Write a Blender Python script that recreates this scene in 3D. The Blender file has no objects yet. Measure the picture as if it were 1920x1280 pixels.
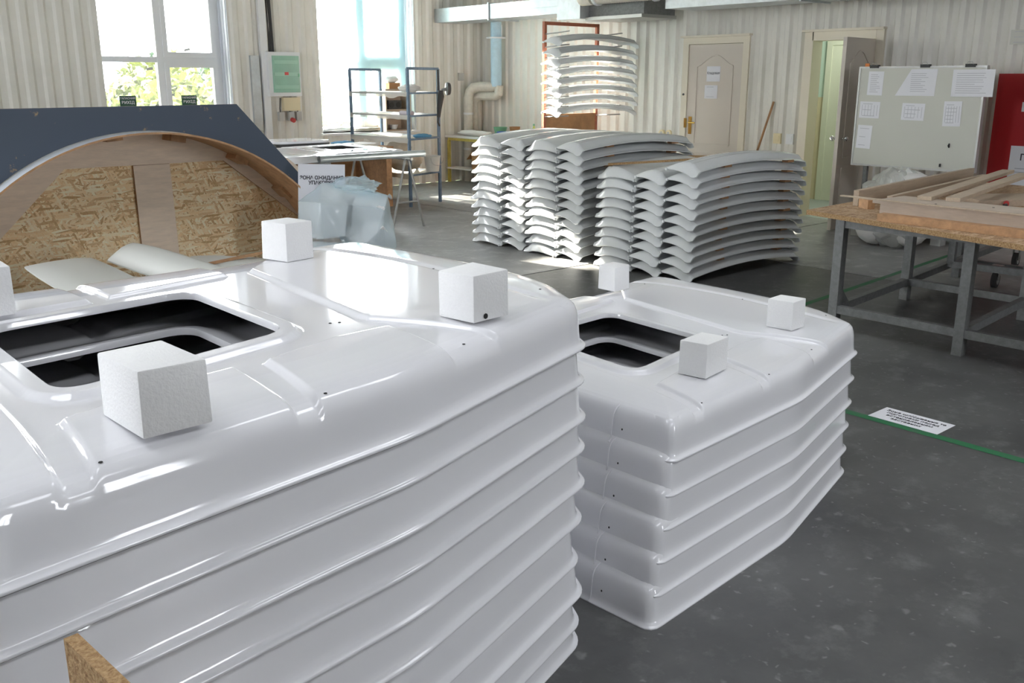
import bpy, bmesh, math, random
import numpy as np
from mathutils import Vector, Matrix, Euler, noise as mnoise

random.seed(7)
sc = bpy.context.scene
COL = sc.collection
R = math.radians

# ------------------------------------------------------------------ camera
cam_d = bpy.data.cameras.new('camera')
cam_d.sensor_width = 36.0
cam_d.lens = 33.375
cam_d.clip_end = 200
cam = bpy.data.objects.new('camera', cam_d)
COL.objects.link(cam)
cam.location = (0, 0, 1.58)
cam.rotation_euler = (R(90 - 15.39), 0, R(-41.0))
sc.camera = cam

# ------------------------------------------------------------------ sky, sun, exposure
world = bpy.data.worlds.new('sky')
sc.world = world
world.use_nodes = True
wn = world.node_tree.nodes
wn['Background'].inputs[0].default_value = (0.92, 0.95, 1.0, 1)
wn['Background'].inputs[1].default_value = 9.5

SUN_DIR = Vector((0.22, -1.0, -0.56))
sun_d = bpy.data.lights.new('sun', 'SUN')
sun_d.energy = 28.0
sun_d.angle = R(0.6)
sun_d.color = (1.0, 0.93, 0.80)
sun = bpy.data.objects.new('sun', sun_d)
COL.objects.link(sun)
sun.rotation_euler = SUN_DIR.to_track_quat('-Z', 'Y').to_euler()
sun.location = (0, 30, 20)

sc.view_settings.view_transform = 'Standard'
sc.view_settings.look = 'None'
sc.view_settings.exposure = 1.38
sc.view_settings.gamma = 1.0
sc.view_settings.use_curve_mapping = False
sc.cycles.use_denoising = True
sc.cycles.max_bounces = 9
sc.cycles.diffuse_bounces = 5
sc.cycles.transparent_max_bounces = 16
sc.cycles.caustics_reflective = False
sc.cycles.caustics_refractive = False
sc.cycles.sample_clamp_indirect = 6.0

XW, YW = 10.14, 12.42          # door wall plane, window wall plane
X0, Y0, ZC = -5.0, -5.5, 5.0   # far ends of the hall and the ceiling
WIN_X = [(4.15 + 3.0 * k, 5.82 + 3.0 * k) for k in (-3, -2, -1, 0, 1)]
BACK_X = [(4.6 + 2.6 * k, 5.7 + 2.6 * k) for k in range(1)]      # windows of the wall behind the camera
REAR_Y = [(3.0 + 3.4 * k, 4.3 + 3.4 * k) for k in range(2)]      # windows of the far left end wall
WZ0, WZ1 = 0.83, 4.05
FILL_SKYL = [(-2.2, 0.1, 1.3, 2.6), (2.9, 5.2, 1.3, 2.6), (-1.0, 3.8, -3.6, -2.2)]           # unseen roof openings added for overhead fill light: x0, x1, y0, y1
# daylight portals in the window openings (sampling aids, give off no light)
for (a, b) in WIN_X:
    pd = bpy.data.lights.new('window_portal', 'AREA')
    pd.shape = 'RECTANGLE'; pd.size = b - a; pd.size_y = WZ1 - WZ0
    pd.cycles.is_portal = True
    po = bpy.data.objects.new('window_portal', pd)
    COL.objects.link(po)
    po.location = ((a + b) / 2, YW + 0.42, (WZ0 + WZ1) / 2)
    po.rotation_euler = (R(-90), 0, 0)
for (a, b) in BACK_X:
    pd = bpy.data.lights.new('window_portal', 'AREA')
    pd.shape = 'RECTANGLE'; pd.size = b - a; pd.size_y = WZ1 - 1.1
    pd.cycles.is_portal = True
    po = bpy.data.objects.new('window_portal', pd)
    COL.objects.link(po)
    po.location = ((a + b) / 2, Y0 - 0.32, (1.1 + WZ1) / 2)
    po.rotation_euler = (R(90), 0, 0)
for (a, b, c, d) in FILL_SKYL:
    pd = bpy.data.lights.new('window_portal', 'AREA')
    pd.shape = 'RECTANGLE'; pd.size = b - a; pd.size_y = d - c
    pd.cycles.is_portal = True
    po = bpy.data.objects.new('window_portal', pd)
    COL.objects.link(po)
    po.location = ((a + b) / 2, (c + d) / 2, ZC + 0.27)
for (a, b) in REAR_Y:
    pd = bpy.data.lights.new('window_portal', 'AREA')
    pd.shape = 'RECTANGLE'; pd.size = b - a; pd.size_y = WZ1 - 1.1
    pd.cycles.is_portal = True
    po = bpy.data.objects.new('window_portal', pd)
    COL.objects.link(po)
    po.location = (X0 - 0.32, (a + b) / 2, (1.1 + WZ1) / 2)
    po.rotation_euler = (R(90), 0, R(-90))

# ------------------------------------------------------------------ materials
MATS = {}
def nmat(name, col, rough=0.6, metal=0.0, var=0.0, scale=8.0, bump=0.0, bscale=60.0, stretch=(1, 1, 1),
         col2=None, spec=0.5, coat=0.0, thresh=None, detail=5.0, trans=0.0):
    m = bpy.data.materials.new(name); m.use_nodes = True
    nt = m.node_tree; N = nt.nodes; L = nt.links
    b = N['Principled BSDF']
    b.inputs['Base Color'].default_value = (*col, 1)
    b.inputs['Roughness'].default_value = rough
    b.inputs['Metallic'].default_value = metal
    b.inputs['Specular IOR Level'].default_value = spec
    b.inputs['Coat Weight'].default_value = coat
    b.inputs['Coat Roughness'].default_value = 0.05
    if var or bump or col2:
        tc = N.new('ShaderNodeTexCoord'); mp = N.new('ShaderNodeMapping')
        mp.inputs['Scale'].default_value = stretch
        L.new(tc.outputs['Object'], mp.inputs['Vector'])
        if var or col2:
            n = N.new('ShaderNodeTexNoise'); n.inputs['Scale'].default_value = scale
            n.inputs['Detail'].default_value = detail; n.inputs['Roughness'].default_value = 0.65
            L.new(mp.outputs[0], n.inputs['Vector'])
            r = N.new('ShaderNodeValToRGB')
            c2 = col2 if col2 else tuple(max(0, c * (1 - var)) for c in col)
            c1 = col if col2 else tuple(min(1, c * (1 + var * 0.6)) for c in col)
            lo, hi = thresh if thresh else (0.32, 0.68)
            r.color_ramp.elements[0].position = lo; r.color_ramp.elements[1].position = hi
            r.color_ramp.elements[0].color = (*c2, 1); r.color_ramp.elements[1].color = (*c1, 1)
            L.new(n.outputs['Fac'], r.inputs['Fac'])
            L.new(r.outputs['Color'], b.inputs['Base Color'])
        if bump:
            n2 = N.new('ShaderNodeTexNoise'); n2.inputs['Scale'].default_value = bscale
            n2.inputs['Detail'].default_value = 3.0
            L.new(mp.outputs[0], n2.inputs['Vector'])
            bp = N.new('ShaderNodeBump'); bp.inputs['Strength'].default_value = bump
            bp.inputs['Distance'].default_value = 0.01
            L.new(n2.outputs['Fac'], bp.inputs['Height'])
            L.new(bp.outputs['Normal'], b.inputs['Normal'])
    MATS[name] = m
    return m

def film_mat(name, col, alpha, rough=0.35, transl=0.5):
    """thin plastic film: part see-through, part milky, with a sheen"""
    m = bpy.data.materials.new(name); m.use_nodes = True
    nt = m.node_tree; N = nt.nodes; L = nt.links
    for n in list(N): N.remove(n)
    out = N.new('ShaderNodeOutputMaterial')
    tr = N.new('ShaderNodeBsdfTransparent'); tr.inputs[0].default_value = (0.97, 0.99, 1.0, 1)
    df = N.new('ShaderNodeBsdfDiffuse'); df.inputs[0].default_value = (*col, 1)
    tl = N.new('ShaderNodeBsdfTranslucent'); tl.inputs[0].default_value = (*col, 1)
    gl = N.new('ShaderNodeBsdfGlossy'); gl.inputs['Roughness'].default_value = rough
    m1 = N.new('ShaderNodeMixShader'); m1.inputs[0].default_value = transl
    L.new(df.outputs[0], m1.inputs[1]); L.new(tl.outputs[0], m1.inputs[2])
    m2 = N.new('ShaderNodeMixShader'); m2.inputs[0].default_value = 0.07
    L.new(m1.outputs[0], m2.inputs[1]); L.new(gl.outputs[0], m2.inputs[2])
    m3 = N.new('ShaderNodeMixShader'); m3.inputs[0].default_value = 1 - alpha
    L.new(m2.outputs[0], m3.inputs[1]); L.new(tr.outputs[0], m3.inputs[2])
    L.new(m3.outputs[0], out.inputs[0])
    MATS[name] = m
    return m

def glass_mat(name, tint=(0.97, 0.97, 0.97), dirt=0.02):
    m = bpy.data.materials.new(name); m.use_nodes = True
    nt = m.node_tree; N = nt.nodes; L = nt.links
    for n in list(N): N.remove(n)
    out = N.new('ShaderNodeOutputMaterial')
    tr = N.new('ShaderNodeBsdfTransparent'); tr.inputs[0].default_value = (*tint, 1)
    gl = N.new('ShaderNodeBsdfGlossy'); gl.inputs['Roughness'].default_value = 0.02
    fr = N.new('ShaderNodeFresnel'); fr.inputs[0].default_value = 1.2
    mx = N.new('ShaderNodeMixShader')
    L.new(fr.outputs[0], mx.inputs[0]); L.new(tr.outputs[0], mx.inputs[1]); L.new(gl.outputs[0], mx.inputs[2])
    tl = N.new('ShaderNodeBsdfTranslucent'); tl.inputs[0].default_value = (0.9, 0.93, 0.95, 1)     # dust on the glass
    md = N.new('ShaderNodeMixShader'); md.inputs[0].default_value = dirt
    L.new(mx.outputs[0], md.inputs[1]); L.new(tl.outputs[0], md.inputs[2])
    L.new(md.outputs[0], out.inputs[0])
    MATS[name] = m
    return m

def osb_mat(name, dark, mid, light, s=1.0, axis='y'):
    """oriented strand board: long flakes lying in several directions"""
    m = bpy.data.materials.new(name); m.use_nodes = True
    nt = m.node_tree; N = nt.nodes; L = nt.links
    b = N['Principled BSDF']; b.inputs['Roughness'].default_value = 0.75
    tc = N.new('ShaderNodeTexCoord')
    prev = None
    hts = None
    for k, (ang, sx, sy) in enumerate(((12, 9, 52), (-38, 10, 58), (71, 9, 50), (-14, 12, 66), (38, 10, 56), (-66, 11, 60), (3, 8, 48))):
        rt = N.new('ShaderNodeMapping')
        rt.inputs['Rotation'].default_value = (0, R(ang), 0) if axis == 'y' else (0, 0, R(ang))
        L.new(tc.outputs['Object'], rt.inputs['Vector'])
        mp = N.new('ShaderNodeMapping')
        mp.inputs['Scale'].default_value = (sx * s, 1.0, sy * s) if axis == 'y' else (sx * s, sy * s, 1.0)
        mp.inputs['Location'].default_value = (k * 3.7, k * 1.9, k * 5.1)
        L.new(rt.outputs[0], mp.inputs['Vector'])
        v = N.new('ShaderNodeTexVoronoi'); v.inputs['Scale'].default_value = 1.0
        v.inputs['Randomness'].default_value = 1.0
        L.new(mp.outputs[0], v.inputs['Vector'])
        sep = N.new('ShaderNodeSeparateColor'); L.new(v.outputs['Color'], sep.inputs[0])
        r = N.new('ShaderNodeValToRGB')
        e = r.color_ramp.elements
        e[0].position = 0.0; e[0].color = (*dark, 1)
        e[1].position = 1.0; e[1].color = (*light, 1)
        me = e.new(0.45); me.color = (*mid, 1)
        L.new(sep.outputs[0], r.inputs['Fac'])
        if prev is None:
            prev = r.outputs['Color']
        else:
            lt = N.new('ShaderNodeMath'); lt.operation = 'GREATER_THAN'; lt.inputs[1].default_value = 0.66
            L.new(sep.outputs[1], lt.inputs[0])
            mx = N.new('ShaderNodeMix'); mx.data_type = 'RGBA'
            L.new(lt.outputs[0], mx.inputs['Factor'])
            L.new(prev, mx.inputs['A']); L.new(r.outputs['Color'], mx.inputs['B'])
            prev = mx.outputs['Result']
    n = N.new('ShaderNodeTexNoise'); n.inputs['Scale'].default_value = 90 * s; n.inputs['Detail'].default_value = 4
    L.new(tc.outputs['Object'], n.inputs['Vector'])
    mx = N.new('ShaderNodeMix'); mx.data_type = 'RGBA'; mx.blend_type = 'OVERLAY'; mx.inputs['Factor'].default_value = 0.45
    L.new(prev, mx.inputs['A']); L.new(n.outputs['Fac'], mx.inputs['B'])
    L.new(mx.outputs['Result'], b.inputs['Base Color'])
    bp = N.new('ShaderNodeBump'); bp.inputs['Strength'].default_value = 0.35; bp.inputs['Distance'].default_value = 0.004
    L.new(n.outputs['Fac'], bp.inputs['Height']); L.new(bp.outputs['Normal'], b.inputs['Normal'])
    MATS[name] = m
    return m

gel = nmat('white_gelcoat', (0.80, 0.80, 0.83), 0.08, spec=0.5, coat=0.15)
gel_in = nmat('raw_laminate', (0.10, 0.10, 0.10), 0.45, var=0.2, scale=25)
spoil = nmat('grey_gelcoat', (0.71, 0.73, 0.74), 0.16, coat=0.3)
foam = nmat('white_foam', (0.86, 0.86, 0.86), 0.9, bump=0.22, bscale=170, var=0.02, scale=120)
hole_m = nmat('dark_hole', (0.02, 0.02, 0.02), 0.9)
wallb = nmat('grey_block_wall', (0.42, 0.41, 0.39), 0.8)
wallw = nmat('cream_sheet_metal', (0.79, 0.77, 0.71), 0.45, var=0.07, scale=1.3)
wallo = nmat('outer_wall', (0.55, 0.54, 0.50), 0.8)
ceil_m = nmat('ceiling_sheet', (0.42, 0.42, 0.41), 0.7)
pvc = nmat('white_pvc', (0.82, 0.83, 0.84), 0.3)
reveal_m = nmat('reveal_sheet', (0.72, 0.75, 0.80), 0.4)
glass = glass_mat('window_glass')
fill_glazing = glass_mat('fill_roof_glazing', (0.57, 0.57, 0.57), 0.0)  # tint sets how much fill the added roof openings let in
film_b = film_mat('blue_window_film', (0.62, 0.90, 0.97), 0.62)
film_s = film_mat('dusty_film', (0.66, 0.63, 0.58), 0.72, transl=0.35)
film_bag = film_mat('bag_film', (0.80, 0.94, 1.0), 0.31, rough=0.12)
film_c = film_mat('clear_wrap', (0.80, 0.80, 0.76), 0.5, rough=0.2)
navy = nmat('navy_painted_plywood', (0.062, 0.082, 0.115), 0.55, col2=(0.45, 0.30, 0.15), scale=11, thresh=(0.31, 0.375), detail=8)
ply = nmat('pale_plywood', (0.86, 0.71, 0.56), 0.65, var=0.10, scale=5, stretch=(2, 2, 12))
plyedge = nmat('cut_wood', (0.50, 0.29, 0.15), 0.7, var=0.25, scale=18)
pine = nmat('pine_board', (0.50, 0.40, 0.30), 0.65, var=0.13, scale=4, stretch=(1, 14, 14))
brownw = nmat('brown_wood', (0.38, 0.20, 0.09), 0.6, var=0.25, scale=6)
osb = osb_mat('osb_board', (0.62, 0.38, 0.17), (0.94, 0.70, 0.40), (1.0, 0.90, 0.66), 1.75)
plyd = nmat('dull_plywood', (0.52, 0.43, 0.35), 0.65, var=0.10, scale=5, stretch=(2, 2, 12))
chip = osb_mat('worn_chipboard', (0.26, 0.15, 0.08), (0.45, 0.29, 0.16), (0.58, 0.42, 0.28), 1.6, 'z')
chipedge = nmat('chipboard_edge', (0.48, 0.32, 0.16), 0.85, col2=(0.25, 0.13, 0.05), scale=120, thresh=(0.35, 0.6), bump=0.6, bscale=150)
steel_g = nmat('grey_painted_steel', (0.20, 0.205, 0.205), 0.5, var=0.2, scale=30)
galv = nmat('galvanised_steel', (0.52, 0.56, 0.58), 0.38, metal=0.6, var=0.12, scale=9)
trest = nmat('dull_steel_tube', (0.30, 0.30, 0.29), 0.5, metal=0.3)
steel = nmat('bare_steel', (0.42, 0.42, 0.41), 0.4, metal=0.7)
chrome = nmat('chrome', (0.8, 0.8, 0.8), 0.12, metal=1.0)
brass = nmat('brass', (0.75, 0.52, 0.15), 0.25, metal=1.0)
blue_p = nmat('blue_painted_steel', (0.10, 0.17, 0.26), 0.45, var=0.25, scale=30)
redp = nmat('red_brown_primer', (0.40, 0.13, 0.07), 0.6, var=0.15, scale=20)
yellow = nmat('yellow_painted_steel', (0.62, 0.52, 0.12), 0.5, var=0.2, scale=25)
paper = nmat('paper', (0.80, 0.80, 0.84), 0.8)
ink = nmat('ink', (0.05, 0.05, 0.06), 0.8)
inkg = nmat('faint_ink', (0.50, 0.50, 0.54), 0.8)
board_w = nmat('whiteboard', (0.60, 0.60, 0.54), 0.35)
alu = nmat('aluminium', (0.55, 0.55, 0.54), 0.4, metal=0.6)
redbox = nmat('red_cabinet', (0.42, 0.015, 0.02), 0.35)
black = nmat('black_plastic', (0.02, 0.02, 0.02), 0.5)
dgrey = nmat('dark_grey_rubber', (0.06, 0.06, 0.06), 0.7)
doorw = nmat('white_door', (0.66, 0.60, 0.53), 0.45)
doorf = nmat('door_frame', (0.76, 0.70, 0.58), 0.5)
mint = nmat('mint_wall', (0.66, 0.82, 0.72), 0.6)
ochre = nmat('ochre_wall', (0.76, 0.67, 0.46), 0.6)
doorg = nmat('pale_green_door', (0.76, 0.78, 0.64), 0.5)
greenp = nmat('green_clear_door', (0.30, 0.53, 0.41), 0.2, var=0.12, scale=4)
cream_p = nmat('cream_plastic', (0.78, 0.68, 0.45), 0.5)
grey_p = nmat('grey_plastic', (0.48, 0.48, 0.46), 0.5)
red_pl = nmat('red_plastic', (0.55, 0.06, 0.06), 0.4)
bluepipe = nmat('blue_insulation', (0.50, 0.68, 0.80), 0.6, var=0.08, scale=20)
lag = nmat('pipe_lagging', (0.70, 0.67, 0.60), 0.7, bump=0.8, bscale=25, var=0.1, scale=14)
card = nmat('cardboard', (0.40, 0.22, 0.10), 0.8)
dustsack = nmat('dusty_sack', (0.55, 0.50, 0.42), 0.85, bump=0.7, bscale=20, var=0.15, scale=8)
bucketw = nmat('white_bucket', (0.72, 0.70, 0.66), 0.5)
blue_cl = nmat('blue_cloth', (0.08, 0.26, 0.44), 0.8)
white_cl = nmat('white_cloth', (0.82, 0.80, 0.77), 0.8, bump=0.5, bscale=18)
green_pl = nmat('green_plastic', (0.20, 0.48, 0.30), 0.4)
blue_pl = nmat('blue_plastic', (0.06, 0.12, 0.50), 0.35)
yelgreen = nmat('yellow_green_plastic', (0.50, 0.55, 0.12), 0.35)
signg = nmat('dark_green_sign', (0.02, 0.08, 0.05), 0.5)
paintg = nmat('green_floor_paint', (0.025, 0.16, 0.065), 0.6, col2=(0.10, 0.14, 0.11), scale=9, thresh=(0.30, 0.48))
leaf = nmat('yellow_green_leaves', (0.17, 0.20, 0.045), 0.6, var=0.55, scale=1.2)
leaf2 = nmat('green_leaves', (0.05, 0.10, 0.045), 0.6, var=0.4, scale=1.2)
bark = nmat('bark', (0.12, 0.09, 0.06), 0.9)
grass = nmat('lawn', (0.28, 0.33, 0.16), 0.9, var=0.2, scale=3)
sunblock_m = nmat('sunblocker_wall', (0.55, 0.54, 0.50), 0.8)
orange = nmat('orange_plastic', (0.85, 0.25, 0.03), 0.5)

def floor_mat(k=1.0, name='concrete'):
    m = bpy.data.materials.new(name); m.use_nodes = True
    nt = m.node_tree; N = nt.nodes; L = nt.links
    b = N['Principled BSDF']
    tc = N.new('ShaderNodeTexCoord')
    n1 = N.new('ShaderNodeTexNoise'); n1.inputs['Scale'].default_value = 0.9; n1.inputs['Detail'].default_value = 8; n1.inputs['Roughness'].default_value = 0.7
    n2 = N.new('ShaderNodeTexNoise'); n2.inputs['Scale'].default_value = 6; n2.inputs['Detail'].default_value = 9; n2.inputs['Roughness'].default_value = 0.7
    n3 = N.new('ShaderNodeTexVoronoi'); n3.inputs['Scale'].default_value = 9; n3.feature = 'F1'
    for n in (n1, n2, n3): L.new(tc.outputs['Object'], n.inputs['Vector'])
    r1 = N.new('ShaderNodeValToRGB')
    r1.color_ramp.elements[0].position = 0.3; r1.color_ramp.elements[0].color = (0.060 * k, 0.061 * k, 0.061 * k, 1)
    r1.color_ramp.elements[1].position = 0.72; r1.color_ramp.elements[1].color = (0.135 * k, 0.136 * k, 0.134 * k, 1)
    L.new(n1.outputs['Fac'], r1.inputs['Fac'])
    r2 = N.new('ShaderNodeValToRGB')
    r2.color_ramp.elements[0].position = 0.52; r2.color_ramp.elements[0].color = (0, 0, 0, 1)
    r2.color_ramp.elements[1].position = 0.75; r2.color_ramp.elements[1].color = (1, 1, 1, 1)
    L.new(n2.outputs['Fac'], r2.inputs['Fac'])
    mx = N.new('ShaderNodeMix'); mx.data_type = 'RGBA'
    mm = N.new('ShaderNodeMath'); mm.operation = 'MULTIPLY'; mm.inputs[1].default_value = 0.75
    L.new(r2.outputs['Color'], mm.inputs[0]); L.new(mm.outputs[0], mx.inputs['Factor'])
    L.new(r1.outputs['Color'], mx.inputs['A']); mx.inputs['B'].default_value = (0.21 * k, 0.215 * k, 0.21 * k, 1)
    # chips of pale plaster dust
    r3 = N.new('ShaderNodeValToRGB')
    r3.color_ramp.elements[0].position = 0.05; r3.color_ramp.elements[0].color = (1, 1, 1, 1)
    r3.color_ramp.elements[1].position = 0.16; r3.color_ramp.elements[1].color = (0, 0, 0, 1)
    L.new(n3.outputs['Distance'], r3.inputs['Fac'])
    sep = N.new('ShaderNodeSeparateColor'); L.new(n3.outputs['Color'], sep.inputs[0])
    gt = N.new('ShaderNodeMath'); gt.operation = 'GREATER_THAN'; gt.inputs[1].default_value = 0.35; L.new(sep.outputs[0], gt.inputs[0])
    m3 = N.new('ShaderNodeMath'); m3.operation = 'MULTIPLY'; L.new(r3.outputs['Color'], m3.inputs[0]); L.new(gt.outputs[0], m3.inputs[1])
    n5 = N.new('ShaderNodeTexVoronoi'); n5.inputs['Scale'].default_value = 31
    nd = N.new('ShaderNodeTexNoise'); nd.inputs['Scale'].default_value = 22; L.new(tc.outputs['Object'], nd.inputs['Vector'])
    md = N.new('ShaderNodeMix'); md.data_type = 'RGBA'; md.inputs['Factor'].default_value = 0.06
    L.new(tc.outputs['Object'], md.inputs['A']); L.new(nd.outputs['Color'], md.inputs['B'])
    L.new(md.outputs['Result'], n5.inputs['Vector']); L.new(md.outputs['Result'], n3.inputs['Vector'])
    r5 = N.new('ShaderNodeValToRGB')
    r5.color_ramp.elements[0].position = 0.10; r5.color_ramp.elements[0].color = (1, 1, 1, 1)
    r5.color_ramp.elements[1].position = 0.26; r5.color_ramp.elements[1].color = (0, 0, 0, 1)
    L.new(n5.outputs['Distance'], r5.inputs['Fac'])
    s5 = N.new('ShaderNodeSeparateColor'); L.new(n5.outputs['Color'], s5.inputs[0])
    g5 = N.new('ShaderNodeMath'); g5.operation = 'GREATER_THAN'; g5.inputs[1].default_value = 0.72; L.new(s5.outputs[1], g5.inputs[0])
    p5_ = N.new('ShaderNodeMath'); p5_.operation = 'MULTIPLY'; L.new(r5.outputs['Color'], p5_.inputs[0]); L.new(g5.outputs[0], p5_.inputs[1])
    mxm = N.new('ShaderNodeMath'); mxm.operation = 'MAXIMUM'; L.new(p5_.outputs[0], mxm.inputs[0]); L.new(m3.outputs[0], mxm.inputs[1]); m3 = mxm
    m4 = N.new('ShaderNodeMath'); m4.operation = 'MULTIPLY'; L.new(m3.outputs[0], m4.inputs[0]); m4.inputs[1].default_value = 0.42
    mx2 = N.new('ShaderNodeMix'); mx2.data_type = 'RGBA'
    L.new(m4.outputs[0], mx2.inputs['Factor']); L.new(mx.outputs['Result'], mx2.inputs['A']); mx2.inputs['B'].default_value = (0.34, 0.35, 0.34, 1)
    L.new(mx2.outputs['Result'], b.inputs['Base Color'])
    b.inputs['Roughness'].default_value = 0.42
    bp = N.new('ShaderNodeBump'); bp.inputs['Strength'].default_value = 0.15; bp.inputs['Distance'].default_value = 0.003
    L.new(n2.outputs['Fac'], bp.inputs['Height']); L.new(bp.outputs['Normal'], b.inputs['Normal'])
    return m
concrete = floor_mat()
dusty = floor_mat(2.5, 'dusty_lit_concrete')  # paler copy: sanding dust plus window light put into the colour
joint_m = nmat('joint_filler', (0.33, 0.32, 0.30), 0.8)

# ------------------------------------------------------------------ mesh helpers
class MB:
    def __init__(self):
        self.v = []; self.f = []; self.m = []
    def add(self, vs, fs, m=0):
        o = len(self.v)
        self.v += [tuple(p) for p in vs]
        self.f += [tuple(i + o for i in f) for f in fs]
        self.m += [m] * len(fs)
        return self
    def box(self, x0, x1, y0, y1, z0, z1, m=0):
        vs = [(x0, y0, z0), (x1, y0, z0), (x1, y1, z0), (x0, y1, z0), (x0, y0, z1), (x1, y0, z1), (x1, y1, z1), (x0, y1, z1)]
        return self.add(vs, [(0, 3, 2, 1), (4, 5, 6, 7), (0, 1, 5, 4), (1, 2, 6, 5), (2, 3, 7, 6), (3, 0, 4, 7)], m)
    def obox(self, c, s, rot=(0, 0, 0), m=0):
        M = Euler([R(a) for a in rot]).to_matrix(); c = Vector(c)
        vs = []
        for dz in (-.5, .5):
            for dx, dy in ((-.5, -.5), (.5, -.5), (.5, .5), (-.5, .5)):
                vs.append(c + M @ Vector((dx * s[0], dy * s[1], dz * s[2])))
        return self.add(vs, [(0, 3, 2, 1), (4, 5, 6, 7), (0, 1, 5, 4), (1, 2, 6, 5), (2, 3, 7, 6), (3, 0, 4, 7)], m)
    def bar(self, p, q, w, h, m=0, up=(0, 0, 1)):
        p, q = Vector(p), Vector(q); d = (q - p).normalized(); u = Vector(up)
        if abs(d.dot(u)) > 0.98: u = Vector((1, 0, 0))
        s = d.cross(u).normalized(); u = s.cross(d).normalized()
        vs = []
        for c in (p, q):
            for a, b in ((-1, -1), (1, -1), (1, 1), (-1, 1)):
                vs.append(c + s * (a * w / 2) + u * (b * h / 2))
        return self.add(vs, [(0, 1, 2, 3), (7, 6, 5, 4), (0, 4, 5, 1), (1, 5, 6, 2), (2, 6, 7, 3), (3, 7, 4, 0)], m)
    def tube(self, pts, r, n=10, m=0, caps=True):
        pts = [Vector(p) for p in pts]; k = len(pts)
        rr = r if isinstance(r, (list, tuple)) else [r] * k
        rings = []; prev = None
        for i, p in enumerate(pts):
            d = (pts[min(i + 1, k - 1)] - pts[max(i - 1, 0)]).normalized()
            if prev is None:
                a = Vector((0, 0, 1)) if abs(d.z) < 0.9 else Vector((1, 0, 0))
                s = d.cross(a).normalized()
            else:
                s = (prev - d * prev.dot(d)).normalized()
            prev = s; t = d.cross(s)
            rings.append([p + (s * math.cos(2 * math.pi * j / n) + t * math.sin(2 * math.pi * j / n)) * rr[i] for j in range(n)])
        vs = [q for ring in rings for q in ring]; fs = []
        for i in range(k - 1):
            for j in range(n):
                fs.append((i * n + j, i * n + (j + 1) % n, (i + 1) * n + (j + 1) % n, (i + 1) * n + j))
        if caps:
            fs.append(tuple(range(n - 1, -1, -1))); fs.append(tuple((k - 1) * n + j for j in range(n)))
        return self.add(vs, fs, m)
    def lathe(self, c, prof, n=20, m=0):
        c = Vector(c); vs = []; fs = []
        for (r, z) in prof:
            for j in range(n):
                a = 2 * math.pi * j / n
                vs.append(c + Vector((r * math.cos(a), r * math.sin(a), z)))
        for i in range(len(prof) - 1):
            for j in range(n):
                fs.append((i * n + j, i * n + (j + 1) % n, (i + 1) * n + (j + 1) % n, (i + 1) * n + j))
        return self.add(vs, fs, m)
    def prism(self, poly, vec, m=0, mside=None):
        """poly: 3-D points of a flat outline, swept along vec"""
        vec = Vector(vec); n = len(poly)
        vs = [Vector(p) for p in poly] + [Vector(p) + vec for p in poly]
        self.add(vs, [tuple(range(n)), tuple(range(2 * n - 1, n - 1, -1))], m)
        o = len(self.v) - 2 * n
        self.f += [(o + i, o + n + i, o + n + (i + 1) % n, o + (i + 1) % n) for i in range(n)]
        self.m += [m if mside is None else mside] * n
        return self
    def grid(self, P, nu, nv, m=0, flip=False):
        """P[i][j] points"""
        vs = [P[i][j] for i in range(nu) for j in range(nv)]
        fs = []
        for i in range(nu - 1):
            for j in range(nv - 1):
                q = (i * nv + j, (i + 1) * nv + j, (i + 1) * nv + j + 1, i * nv + j + 1)
                fs.append(q[::-1] if flip else q)
        return self.add(vs, fs, m)
    def cbox(self, sx, sy, sz, b, jit=0.0, seed=0):
        """chamfered block standing on z = 0, centred in x and y"""
        rnd = random.Random(seed)
        X, Y, Z = sx / 2, sy / 2, sz
        bm = bmesh.new()
        vs = [bm.verts.new((x + rnd.uniform(-jit, jit), y + rnd.uniform(-jit, jit), z if z == 0 else z + rnd.uniform(-jit, jit)))
              for z in (0, Z) for x, y in ((-X, -Y), (X, -Y), (X, Y), (-X, Y))]
        for f in ((0, 3, 2, 1), (4, 5, 6, 7), (0, 1, 5, 4), (1, 2, 6, 5), (2, 3, 7, 6), (3, 0, 4, 7)):
            bm.faces.new([vs[i] for i in f])
        bmesh.ops.bevel(bm, geom=list(bm.edges), offset=b, segments=2, affect='EDGES', profile=0.5)
        bm.verts.ensure_lookup_table()
        idx = {v: i for i, v in enumerate(bm.verts)}
        self.add([v.co[:] for v in bm.verts], [tuple(idx[v] for v in f.verts) for f in bm.faces])
        bm.free()
        return self
    def mesh(self, name, mats, smooth=False):
        me = bpy.data.meshes.new(name)
        me.from_pydata(self.v, [], self.f)
        mats = mats if isinstance(mats, (list, tuple)) else [mats]
        for mt in mats: me.materials.append(mt)
        me.polygons.foreach_set('material_index', self.m)
        bm = bmesh.new(); bm.from_mesh(me)
        bmesh.ops.recalc_face_normals(bm, faces=bm.faces)
        bm.to_mesh(me); bm.free()
        if smooth:
            me.polygons.foreach_set('use_smooth', [True] * len(me.polygons))
            if smooth != 'all':
                me.set_sharp_from_angle(angle=R(35))
        me.update()
        return me
    def build(self, name, mats, parent=None, smooth=False, loc=(0, 0, 0), rot=(0, 0, 0)):
        return obj(name, self.mesh(name, mats, smooth), parent, loc, rot)

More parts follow.
